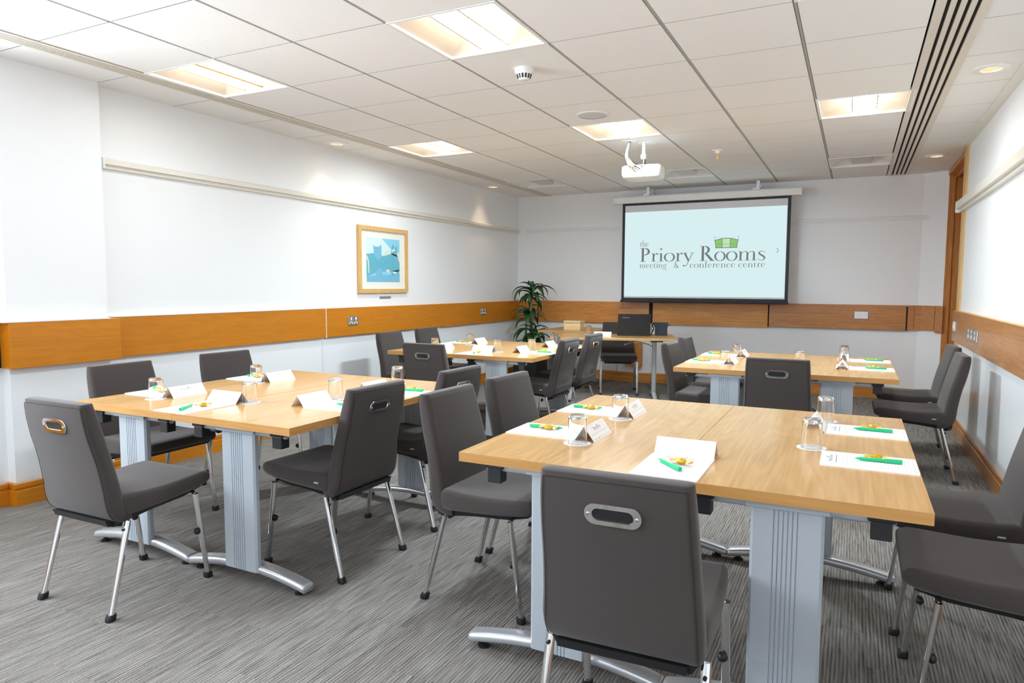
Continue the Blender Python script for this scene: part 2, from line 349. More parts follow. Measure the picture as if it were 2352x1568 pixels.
# ceiling: slab with tiles and runners as parts
ceil = structure(box(XL-.2, XR+.4, YN-.2, YB+.2, H+.16, H+.3).build('ceiling', 'void'))
YG = [3.396+.6*k for k in range(-9, 11)]
XG = [-2.094+.6*k for k in range(-3, 5)]        # -3.894 .. 0.306
XG[-1] = .272; SL0, SL1, SR0, SR1 = -4.035, -3.90, .272, .495
lights_at = {}
for ci, x0 in ((0, -3.894), (3, -2.094), (6, -.294)):
    for rj, y0 in ((-5, .396), (-1, 2.796), (3, 5.196), (7, 7.596)):
        lights_at[(round(x0, 3), round(y0, 3))] = rj
cols = [(XG[i]+.0105, XG[i+1]-.0105, i) for i in range(len(XG)-1)]
cols += [(XL, SL0, 90), (SR1, .80, 91)]
tcache = {}; DOWN = [(.655, 4.9), (.65, 7.85), (-4.225, 4.9), (-4.225, 7.87), (.655, 1.9), (-4.225, 1.2)]
for x0, x1, i in cols:
    for j in range(len(YG)):
        y0 = YG[j]; y1 = YG[j]+.6
        if i < 90 and (round(XG[i], 3), round(y0, 3)) in lights_at: continue
        a = max(y0+.0035, YN); b = min(y1-.0035, YB)
        if b-a < .02: continue
        kx = (round(x1-x0, 3), round(b-a, 3))
        if kx not in tcache: tcache[kx] = box(0, x1-x0, 0, b-a, 0, .014).mesh('ceiling_tile', 'tile')
        hole = [(dx, dy) for dx, dy in DOWN if x0 < dx < x1 and a < dy < b]
        if hole:
            hx, hy = hole[0][0]-x0, hole[0][1]-a; q = .062; w_, l_ = x1-x0, b-a
            tm_ = MB().box(0, hx-q, 0, l_, 0, .014).box(hx+q, w_, 0, l_, 0, .014).box(hx-q, hx+q, 0, hy-q, 0, .014).box(hx-q, hx+q, hy+q, l_, 0, .014)
            tm_.build('ceiling_tile', 'tile', ceil).location = (x0, a, H); continue
        put('ceiling_tile', tcache[kx], ceil, (x0, a, H))
for x in XG[:-1]:
    box(x-.0125, x+.0125, YN, YB, H+.010, H+.02).build('ceiling_runner', 'runner', ceil)
    box(x-.006, x+.006, YN, YB, H+.003, H+.0098).build('ceiling_runner', 'runner', ceil)
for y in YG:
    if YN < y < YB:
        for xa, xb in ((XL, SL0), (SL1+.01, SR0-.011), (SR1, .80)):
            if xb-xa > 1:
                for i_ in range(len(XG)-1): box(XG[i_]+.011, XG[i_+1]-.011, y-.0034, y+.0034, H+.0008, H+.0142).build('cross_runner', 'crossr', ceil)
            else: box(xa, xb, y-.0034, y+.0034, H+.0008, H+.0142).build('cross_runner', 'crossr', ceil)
structure(box(.80, XR, YN, 7.36, H-.012, H+.02).build('trim_3', 'rail'))
structure(box(.80, XR+.2, 7.36, 8.89, H-.0, H+.02).build('trim_4', 'tile'))
def slot(x0, x1, label):
    t = tag(empty('slot_diffuser', ((x0+x1)/2, (YB+YN)/2, H)), label, 'air vent', 'linear air slots in the ceiling')
    w = x1-x0; n = 4; s = w*.078; e = w*.185; g = (w-2*e-n*s)/(n-1); l = (YB-YN)/2
    a = -w/2
    for k in range(n+1):
        b = a+(e if k in (0, n) else g); box(a, b, -l, l, -.003, .011).build('blade', 'alu', t); a = b+s
    box(-w/2, w/2, -l, l, .0112, .0142).build('backing', 'void', t)
slot(SL0, SL1, 'long slatted air diffuser in the ceiling along the picture wall')
slot(SR0, SR1, 'wide slatted air diffuser in the ceiling along the door wall')

# troffers
def troffer(x0, y0, lit, label):
    t = tag(empty('ceiling_light', (x0+.3, y0+.3, H)), label, 'ceiling light', 'square recessed ceiling lights')
    f = MB()
    for a in ((-.3, .3, -.3, -.285), (-.3, .3, .285, .3), (-.3, -.285, -.285, .285), (.285, .3, -.285, .285)): f.box(*a, -.004, .02)
    f.build('frame', 'whitem', t)
    r = MB(); e, d, i = .285, .285, .105; zt = .085
    for s in (-1, 1):
        r.quad((s*e, -d, .01), (s*e, d, .01), (s*.14, d-.09, zt), (s*.14, -d+.09, zt))
        r.quad((-e, s*d, .01), (e, s*d, .01), (.14, s*(d-.09), zt), (-.14, s*(d-.09), zt))
    r.quad((-.14, -d+.09, zt), (.14, -d+.09, zt), (.14, d-.09, zt), (-.14, d-.09, zt))
    r.build('reflector', 'refl' if lit else 'whitem', t)
    b = MB(); ring = lambda w, l, z: [(-w, -l, z), (w, -l, z), (w, l, z), (-w, l, z)]
    b.loft([ring(.105, .235, zt-.002), ring(.105, .25, .045), ring(.085, .262, .022)], cap=False)
    b.build('diffuser_side', 'lampside' if lit else 'off', t)
    MB().quad(*ring(.085, .262, .022)).build('lamp_diffuser', (('lampm' if -3 < x0 < -1 else 'lamp')+('3' if y0 > 4 else '')) if lit else 'off', t)
    if lit:
        for s in (-1, 1): box(s*.078-.0035, s*.078+.0035, -.27, .27, .012, .0225).build('divider', 'bronze', t)
TL = {(0, -5): 'lit square ceiling light beyond the camera end, picture side', (3, -5): 'lit square ceiling light beyond the camera end, middle', (6, -5): 'lit square ceiling light beyond the camera end, door side'}
cn = {0: 'beside the narrow air slot on the picture side', 3: 'in the middle row', 6: 'beside the wide air slot on the door side'}
for ci, x0 in ((0, -3.894), (3, -2.094), (6, -.294)):
    troffer(x0, .396, False, 'unlit ceiling light %s, farthest from screen' % cn[ci])
    troffer(x0, 2.796, True, 'lit ceiling light %s, second row' % cn[ci])
    troffer(x0, 5.196, True, 'lit ceiling light %s, third row' % cn[ci])
    troffer(x0, 7.596, False, 'unlit ceiling light %s, close to screen' % cn[ci])
# downlights
def downlight(x, y, label):
    t = tag(empty('downlight', (x, y, H)), label, 'downlight', 'round halogen downlights')
    MB().lathe([(.052, -.001), (.10, -.001), (.10, -.006), (.088, -.010), (.055, -.008), (.052, -.001)], 32).build('bezel', 'whitem', t, 40)
    MB().lathe([(.052, -.002), (.046, .03), (.044, .06), (.03, .062), (0.001, .062)], 24).build('housing', 'runner', t, 40)
    MB().lathe([(.001, .026), (.026, .026), (.032, .034), (.03, .05), (.001, .05)], 20).build('bulb', 'bulb', t, 40)
    l = bpy.data.lights.new('downlight_lamp', 'SPOT'); l.energy = SPOTW; l.color = (1, .74, .46); l.spot_size = 1.5; l.spot_blend = .9; l.shadow_soft_size = .03
    o = bpy.data.objects.new('downlight_lamp', l); o.parent = t; o.location = (0, 0, -.006); COL.objects.link(o)
for x, y, l in ((.655, 4.9, 'round lit downlight near the wide air slot, door side, farther from the screen'), (.65, 7.85, 'round lit downlight by the oak doorway'),
                (-4.225, 4.9, 'round lit downlight above the framed picture'), (-4.225, 7.87, 'round lit downlight above the corner with the plant'),
                (.655, 1.9, 'round lit downlight on the door side, behind the camera end'), (-4.225, 1.2, 'round lit downlight on the picture side, beside the window')): downlight(x, y, l)
# smoke detector, speaker, sensor
t = tag(empty('smoke_detector', (-1.79, 3.72, H)), 'white smoke detector with dark vent slots on the ceiling', 'smoke detector')
MB().lathe([(.001, -.028), (.052, -.028), (.056, -.022), (.056, 0)], 32).build('base', 'whitem', t, 40)
MB().lathe([(.001, -.066), (.028, -.066), (.034, -.062), (.046, -.034), (.05, -.028)], 32).build('sensor_head', 'whitem', t, 40)
v = MB()
for k in range(14):
    a = 2*PI*k/14; c, s = math.cos(a), math.sin(a); n = (-s, c)
    p = lambda r, w, z: (c*r+n[0]*w, s*r+n[1]*w, z)
    v.quad(p(.0365, -.005, -.0605), p(.0365, .005, -.0605), p(.0465, .006, -.037), p(.0465, -.006, -.037))
v.build('vent_slots', 'black', t)
t = tag(empty('ceiling_speaker', (-1.80, 4.92, H)), 'round flat grey loudspeaker grille in the ceiling', 'speaker')
MB().lathe([(.105, -.001), (.12, -.001), (.12, -.006), (.105, -.009)], 36).build('rim', 'whitem', t, 40)
MB().lathe([(.001, -.010), (.09, -.009), (.105, -.006)], 36).build('grille', 'off', t, 40)
t = tag(empty('ceiling_sensor', (-1.205, 6.69, H)), 'small sprinkler head with white plate on the ceiling by the projector', 'sprinkler')
box(-.045, .045, -.045, .045, -.006, 0).build('plate', 'whitem', t)
MB().lathe([(.001, -.03), (.02, -.028), (.024, -.006)], 16).build('collar', 'whitem', t, 40)
MB().lathe([(.001, -.085), (.008, -.083), (.012, -.07), (.006, -.045), (.008, -.03)], 14).build('drop', 'goldpale', t, 60)

# dado panels, baseboards, rails
def dado(parts, name):
    root = structure(empty(name))
    for i, (a, m) in enumerate(parts): box(*a).build('dado_panel', m, root, bevel=.0025)
    return root
dado([((XL, -4.385, YN, 2.155, .805, 1.075), 'oakL'), ((XL, -4.29, 2.185, 2.845, .807, 1.072), 'oakL'), ((XL, -4.385, 2.845, 4.898, .807, 1.076), 'oakL'),
      ((XL, -4.385, 4.908, 6.898, .807, 1.076), 'oakL'), ((XL, -4.385, 6.902, YB, .80, 1.077), 'oakL')], 'trim_5')
structure(box(XL, -4.382, 2.84, 4.89, 1.076, 1.083).build('trim_6', 'whitem'))
structure(box(XL, -4.288, 2.155, 2.78, 1.0725, 1.080).build('trim_7', 'whitem'))
structure(box(XL, -4.388, 4.898, 4.908, .80, 1.076).build('trim_8', 'whitem'))
db = dado([((-4.385, -4.082, YB-.048, YB, .79, 1.083), 'oakB'), ((-4.068, -2.87, YB-.048, YB, .79, 1.083), 'oakB'), ((-2.868, -2.442, YB-.085, YB-.045, .785, 1.083), 'oakRX'),
      ((-2.415, -.955, YB-.048, YB, .79, 1.083), 'oakB'), ((-.94, .53, YB-.048, YB, .80, 1.09), 'oakRX'), ((.545, .61, YB-.05, YB, .81, 1.09), 'oakRX')], 'trim_9')
MB().prism([(.612, YB-.05), (.675, YB-.05), (.80, 8.90), (.815, 8.925), (.68, YB), (.612, YB)], .81, 1.09).build('dado_panel', 'oakRX', db, bevel=.002)
MB().prism([(.802, 8.893), (.872, 8.852), (.872, 8.9), (.817, 8.92)], .79, 1.09).build('dado_panel', 'oakRX', db, bevel=.002)
dado([((XR-.03, XR, YN, 3.1, .80, 1.08), 'oakR'), ((XR-.03, XR, 3.106, 5.17, .80, 1.08), 'oakR'), ((XR-.03, XR, 5.174, 7.60, .80, 1.08), 'oakR')], 'trim_10')
structure(box(XR-.034, XR, YN, 7.36, 1.08, 1.086).build('trim_11', 'oakE'))
structure(box(-4.3, .545, YB-.046, YB, .80, 1.075).build('trim_12', 'void'))
structure(box(XL, -4.42+.03, 2.1, 2.2, .81, 1.07).build('trim_13', 'void'))
structure(box(-2.45, -2.40, YB-.05, YB-.04, .80, 1.075).build('trim_14', 'void'))
def skirting(name, segs, m):
    root = structure(empty(name))
    for p0, p1, n in segs:      # inward normal n
        p0, p1, n = Vector(p0), Vector(p1), Vector(n); prof = [(0, 0), (.024, 0), (.024, .088), (.010, .092), (.010, .104), (.018, .106), (.018, .128), (0, .13)]
        MB().loft([[(p.x+n.x*a, p.y+n.y*a, b) for a, b in prof] for p in (p0, p1)]).build('baseboard', m, root)
    return root
skirting('baseboard_left', [((XL+.02, YN), (XL+.02, 2.18), (1, 0)), ((-4.33, 2.18), (-4.33, 2.825), (1, 0)), ((XL, 2.205), (-4.32, 2.205), (0, -1)), ((XL+.02, 2.825), (XL+.02, YB), (1, 0))], 'oakL')
skirting('baseboard_back', [((XL, YB), (-2.87, YB), (0, -1)), ((-2.89, YB-.045), (-2.40, YB-.045), (0, -1)), ((-2.42, YB), (.65, YB), (0, -1)), ((.64, YB), (.872, 8.885), (-.505, -.863))], 'oakB')
skirting('baseboard_right', [((XR, YN), (XR, 7.40), (-1, 0))], 'oakR')
def rail(name, mt, along, c, sgn, a0, a1, z0, z1, d, label):
    prof = [(0, z0), (d*.55, z0), (d*.6, z0+.012), (d*.5, z0+.016), (d*.5, z0+.022), (d, z0+.026), (d, z1-.012), (d*.7, z1), (0, z1)]
    f = (lambda a, q, b: (c+sgn*q, a, b)) if along == 'y' else (lambda a, q, b: (a, c+sgn*q, b))
    t = tag(empty(name, f((a0+a1)/2, 0, z0)), label, 'rail', 'display rails on the walls')
    o = Vector(t.location)
    MB().loft([[Vector(f(a, q, b))-o for q, b in prof] for a in (a0+.012, a1-.012)]).build('rail_profile', mt, t)
    for a, b in ((a0, a0+.012), (a1-.012, a1)): MB().loft([[Vector(f(x, q*1.05, z))-o for q, z in ((0, z0-.002), (d, z0-.002), (d, z1-.006), (d*.7, z1+.002), (0, z1+.002))] for x in (a, b)]).build('end_cap', 'railw', t)
rail('display_rail', 'rail', 'y', XL, 1, 2.83, 8.98, 2.045, 2.112, .045, 'long cream display rail on the picture wall')
rail('display_rail', 'railw', 'x', YB, -1, -4.27, .70, 2.05, 2.103, .035, 'white display rail passing behind the projector screen')
rail('display_rail', 'rail', 'y', XR, -1, YN+.1, 7.56, 1.985, 2.09, .06, 'cream display rail on the door wall')
rail('display_rail', 'railw', 'y', XL, 1, 1.80, 2.185, 2.05, 2.10, .05, 'short white display rail end beside the pier and window')

# doorway in the right wall
dr = structure(empty('door_1'))
box(1.0, 1.045, 7.56, 8.84, 0, 2.50).build('door_leaf', 'oakV', dr)
MB().box(XR+.01, 1.05, 8.885, 8.93, 0, 2.555).box(.90, .93, 8.865, 8.885, 0, 2.50).build('door_jamb', 'oakV', dr, bevel=.003)
box(XR+.002, 1.05, 7.50, 7.53, 0, 2.555).build('door_jamb', 'oakV', dr)
MB().box(XR+.0, 1.05, 7.53, 8.885, 2.51, 2.555).box(.93, .955, 7.53, 8.885, 2.48, 2.51).build('door_head', 'oakV', dr)
box(XR-.016, XR, 7.36, 7.53, .13, 2.553).build('architrave', 'oakE', dr)
MB().lathe([(.001, 0), (.02, 0), (.02, .008), (.001, .008)], 16).build('rose', 'steel', dr).matrix_world = Matrix.Translation((1.0, 8.65, 1.0)) @ Matrix.Rotation(-PI/2, 4, 'Y')
MB().tube([(.97, 8.65, 1.0), (.955, 8.65, 1.0), (.955, 8.53, 1.0)], .009, 10).build('door_handle', 'steel', dr, 50)

# ------------------------------------------------------------------ wall plates
def socket(name, loc, rz, n, plate, label, grp=None, switch=False, w=.146, h=.086):
    t = tag(empty(name, loc, rz), label, 'wall switch' if switch else 'socket', grp)
    o = box(-w/2, w/2, -.010, 0, -h/2, h/2).build('face_plate', plate, t, bevel=.003)
    for k in range(n):
        cx = (k-(n-1)/2)*w/n*.94
        if switch: box(cx-.010, cx+.010, -.014, -.010, -.018, .018).build('rocker', 'white', t, bevel=.002)
        else:
            box(cx-.0105, cx+.0105, -.0135, -.010, .008, .034).build('rocker', 'white', t, bevel=.001)
            MB().box(cx-.024, cx-.013, -.0125, -.010, -.032, -.012).box(cx+.013, cx+.024, -.0125, -.010, -.032, -.012).box(cx-.005, cx+.005, -.0125, -.010, -.016, .0).build('pin_slots', 'white' if plate == 'steel' else 'off', t)
socket('wall_socket', (-4.385, 5.275, .947), PI/2, 2, 'steel', 'steel double socket on the oak dado under the picture', 'steel wall sockets')
socket('wall_socket', (-4.385, 7.90, .956), PI/2, 2, 'steel', 'steel double socket on the oak dado near the plant', 'steel wall sockets')
socket('wall_socket', (.075, YB-.048, .968), 0, 2, 'steel', 'steel double socket on the oak dado between screen and doorway', 'steel wall sockets')
socket('light_switch', (XR-.03, 7.42, .94), -PI/2, 2, 'white', 'white light switch at the dado end beside the doorway', None, True, .13, .086)
socket('wall_socket', (XR-.03, 6.33, .93), -PI/2, 3, 'steel', 'triple steel socket bank on the door wall dado', 'steel wall sockets', False, .52, .09)

# ------------------------------------------------------------------ framed picture and caption plate
t = tag(empty('framed_picture', (XL, 5.805, 1.552)), 'framed blue print of a castle mirrored in water on the picture wall', 'picture')
w, h, d, b = .83, .675, .03, .042
f = MB()
for y0, y1, z0, z1 in ((-w/2, w/2, h/2-b, h/2), (-w/2, w/2, -h/2, -h/2+b), (-w/2, -w/2+b, -h/2+b, h/2-b), (w/2-b, w/2, -h/2+b, h/2-b)): f.box(.002, d, y0, y1, z0, z1)
f.build('frame', 'tableX', t); t.children[0].data.materials[0] = MT['oakE']
box(.002, .012, -w/2+b, w/2-b, -h/2+b, h/2-b).build('mount', 'mat', t)
pw, ph = .56, .45
def art(name, mt, polys, x):
    m = MB()
    for p in polys: m.quad(*[(x, a*pw/2, c*ph/2) for a, c in p])
    m.build(name, mt, t)
art('art_sky', 'art3', [[(-1, 0), (1, 0), (1, 1), (-1, 1)]], .0125); art('art_sky_blue', 'art2', [[(-.1, 1), (1, 1), (1, .35), (.5, .5)], [(-1, -1), (1, -1), (1, 0), (-1, 0)]], .0127)
art('art_water', 'art4', [[(-1, -1), (1, -1), (1, -.6), (-1, -.75)]], .0128)
art('art_castle', 'art1', [[(-1, .25), (-.6, .3), (0, .2), (.6, .35), (1, .2), (1, -.5), (.3, -.5), (-.4, -.55), (-1, -.75)], [(.45, .3), (.55, .8), (.72, .6), (.85, .75), (.85, .2)], [(.45, -.5), (.5, -.75), (.8, -.6), (.9, -.8), (.95, -.4)]], .0129)
art('art_tower', 'art4', [[(-.62, .68), (-.5, .6), (-.25, .62), (-.12, .72), (-.12, .15), (-.35, .0), (-.55, .2)], [(-.5, -.95), (-.35, -.82), (-.1, -.82), (0, -.9), (-.1, -.45), (-.3, -.35), (-.45, -.5)]], .0131)
art('art_walls', 'art5', [[(.0, .3), (.4, .55), (.4, .4), (.05, .2)], [(.5, .5), (.7, .6), (.72, .48), (.55, .4)], [(.1, -.45), (.35, -.6), (.35, -.4)], [(.55, -.5), (.8, -.52), (.8, -.6), (.6, -.6)], [(-.95, .2), (-.85, -.1), (-.85, -.6), (-.9, -.6), (-.92, -.1), (-1, .1)], [(.88, .3), (1, .45), (1, -.1), (.9, .1)]], .0130)
MB().quad((.016, -w/2+b, -h/2+b), (.016, w/2-b, -h/2+b), (.016, w/2-b, h/2-b), (.016, -w/2+b, h/2-b)).build('glass_pane', 'pane', t)
t = tag(box(0, .004, -.095, .095, -.012, .012).build('caption_plate', 'steel'), 'small silver caption plate on the wall below the framed picture', 'label plate'); t.location = (XL, 5.84, 1.166); MT_ = None

# ------------------------------------------------------------------ projector screen
SY = 8.75
t = tag(empty('projector_screen', (-1.745, SY, 1.05)), 'pulled-down projector screen showing the Priory Rooms slide', 'projector screen')
def at(x, z): return (x+1.745, z-1.05)
x0, x1 = -2.766, -.714
prof = [(-.045, 2.365), (.04, 2.365), (.048, 2.375), (.048, 2.445), (.04, 2.455), (-.035, 2.455), (-.05, 2.44), (-.05, 2.38)]
MB().loft([[(x+1.745, y, z-1.05) for y, z in prof] for x in (-2.862, -.622)]).build('casing', 'whitem', t)
for a, b in ((-2.884, -2.862), (-.622, -.602)): MB().loft([[(x+1.745, y*1.06, (z-2.41)*1.06+2.41-1.05) for y, z in prof] for x in (a, b)]).build('end_cap', 'whitem', t)
MB().loft([[(-2.884+1.745-.001, -.012+.006*math.cos(k*PI/4), 2.41-1.05+.006*math.sin(k*PI/4)) for k in range(8)], [(-2.884+1.745+.001, -.012+.006*math.cos(k*PI/4), 2.41-1.05+.006*math.sin(k*PI/4)) for k in range(8)]]).build('cap_screw', 'black', t)
for x in (-2.44, -1.10):
    MB().box(x+1.745-.05, x+1.745+.03, -.02, .03, 1.405, 1.425).box(x+1.745-.01, x+1.745+.03, -.012, .02, 1.425, 1.513).build('bracket', 'steel', t)
    MB().tube([(x+1.745+.045, -.02, 1.42), (x+1.745+.045, -.02, 1.45)], .016, 12).build('bracket_bolt', 'steel', t, 50)
a, b = at(x0, 0)[0], at(x1, 0)[0]; zb, zt = .055, 1.325; bx = .036
box(a+bx, b-bx, .0, .002, zb+.04, zt-.038).build('screen_fabric', 'screen', t)
m = MB().box(a, a+bx, -.001, .003, zb, zt).box(b-bx, b, -.001, .003, zb, zt).box(a+bx, b-bx, -.001, .003, zt-.038, zt).box(a+bx, b-bx, -.001, .003, zb, zb+.04)
m.build('black_border', 'border', t)
MB().loft([[(x, -.010+.022*math.cos(k*PI/5)*.6, zb-.004+.016*math.sin(k*PI/5)) for k in range(10)] for x in (a-.008, b+.008)]).build('bottom_bar', 'border', t, 60)
box(a+bx, b-bx-.006, -.0022, -.0002, 1.165-1.05, 2.252-1.05).build('projected_slide', 'slide', t)
m = MB(); ft = lambda x, z: (x+1.745, -.0032, z-1.05)
def fit_text(txt, xa, xb, z, s, tr=0.):
    wd = text_width(txt, s, tr); k = (xb-xa)/wd
    text_mesh(m, txt, 0, 0, s, 4, lambda p, q: ft(xa+p*k, z+q), tr)
fit_text('the', -2.525, -2.405, 1.806, .078)
fit_text('Priory', -2.528, -1.832, 1.612, .175)
fit_text('Rooms', -1.762, -.972, 1.612, .185)
fit_text('meeting', -2.528, -2.168, 1.53, .078, .03)
fit_text('&', -2.08, -2.01, 1.53, .085)
fit_text('conference centre', -1.88, -.976, 1.53, .078, .03)
m.quad(*[ft(*p) for p in ((-.858, 1.75), (-.852, 1.755), (-.832, 1.726), (-.838, 1.726))]); m.quad(*[ft(*p) for p in ((-.838, 1.726), (-.832, 1.726), (-.852, 1.697), (-.858, 1.702))])
def bar(m, p, q, w_):
    d = Vector((q[0]-p[0], q[1]-p[1])).normalized()*w_/2; n = (-d.y, d.x)
    m.quad(*[ft(*c) for c in ((p[0]+n[0], p[1]+n[1]), (p[0]-n[0], p[1]-n[1]), (q[0]-n[0], q[1]-n[1]), (q[0]+n[0], q[1]+n[1]))])
C0 = [(-1.588+.296*k/12, 1.858+.03*math.sin(PI*k/12)) for k in range(13)]
for k in range(12): bar(m, C0[k], C0[k+1], .008)
bar(m, (-1.575, 1.852), (-1.562, 1.772), .008); bar(m, (-1.305, 1.852), (-1.318, 1.772), .008); bar(m, (-1.572, 1.772), (-1.308, 1.772), .009)
for x in (-1.49, -1.395): bar(m, (x, 1.772), (x, 1.883), .006)
bar(m, (-1.568, 1.815), (-1.312, 1.815), .003); bar(m, (-1.572, 1.855), (-1.585, 1.91), .004); bar(m, (-1.305, 1.86), (-1.292, 1.915), .004)
bar(m, (-1.585, 1.91), (-1.50, 1.886), .0015); bar(m, (-1.292, 1.915), (-1.385, 1.886), .0015)
m.build('slide_lettering', 'slideink', t)
ft = lambda x, z: (x+1.745, -.0028, z-1.05)
g = MB()
for xa, xb in ((0, 4), (8, 12)):
    for k in range(xa, xb): g.quad(ft(C0[k][0]*.93-.10+(.0), C0[k][1]), ft(C0[k+1][0]*.93-.10, C0[k+1][1]), ft(C0[k+1][0]*.86-.2015, 1.774), ft(C0[k][0]*.86-.2015, 1.774))
g.build('slide_canopy', 'slidegreen', t)
g = MB().quad(ft(-1.488, 1.774), ft(-1.397, 1.774), ft(-1.397, 1.884), ft(-1.488, 1.884)); g.build('slide_canopy_middle', 'slidepale', t)

# ------------------------------------------------------------------ projector on the ceiling
t = tag(empty('projector', (-1.72, 6.02, 2.235)), 'white projector with cables hanging from the ceiling', 'projector')
t.rotation_euler = (0, 0, math.radians(4))
ring = lambda s, z, dx=0: [(x*s, y*s, z) for x, y in rrect(.345, .26, .045, 4)]
MB().loft([ring(.78, 0), ring(.93, .012), ring(1, .035), ring(1, .095), ring(.97, .107), ring(.9, .112)]).build('body', 'white', t, 35)
MB().box(-.05, .05, -.1335, -.129, .03, .09).build('connector_panel', 'whitem', t)
p = MB()
for k in range(9): p.box(-.04+.009*k, -.036+.009*k, -.1345, -.1334, .04+.018*(k % 3), .046+.018*(k % 3))
p.build('ports', 'black', t)
MB().lathe([(.001, 0), (.03, 0), (.03, .003), (.001, .003)], 20).build('speaker_grille', 'off', t).matrix_local = Matrix.Translation((-.105, -.131, .062)) @ Matrix.Rotation(PI/2, 4, 'X')
p = MB()
for k in range(6): p.box(.085+.01*k, .089+.01*k, -.132, -.1295, .035, .095)
p.build('vents', 'off', t)
MB().lathe([(.001, 0), (.035, 0), (.04, .02), (.001, .02)], 20).build('lens', 'black', t).matrix_local = Matrix.Translation((.06, .135, .06)) @ Matrix.Rotation(-PI/2, 4, 'X')
MB().box(-.05, .05, -.03, .03, .112, .12).build('mount_plate', 'black', t)
MB().tube([(0, 0, .115), (.005, 0, .19)], .016, 12).build('lower_arm', 'black', t, 50)
MB().tube([(-.02, 0, .20), (.02, 0, .20)], .024, 16).build('ball_joint', 'white', t, 50)
MB().tube([(0, 0, .20), (0, 0, .33)], .014, 12).build('upper_arm', 'white', t, 50)
MB().lathe([(.001, .318), (.075, .318), (.08, .329)], 28, .02, .02).build('ceiling_plate', 'whitem', t, 40)
box(-.16, -.055, -.14, -.05, .318, .3295).build('cable_plate', 'whitem', t)
for k, (dx, m_) in enumerate(((0, 'brown'), (.008, 'brown'), (.016, 'black'), (-.008, 'black'), (.024, 'black'))):
    MB().tube(spline([(-.105+dx*.4, -.10, .32), (-.125+dx*.5, -.11, .25), (-.12+dx, -.15, .17), (-.08+dx*1.8, -.175, .10), (-.05+dx*2.4, -.15, .065+.008*k), (-.04+dx*2.6, -.133, .05+.01*k)], 5), .005, 6).build('cable', m_, t, 60)

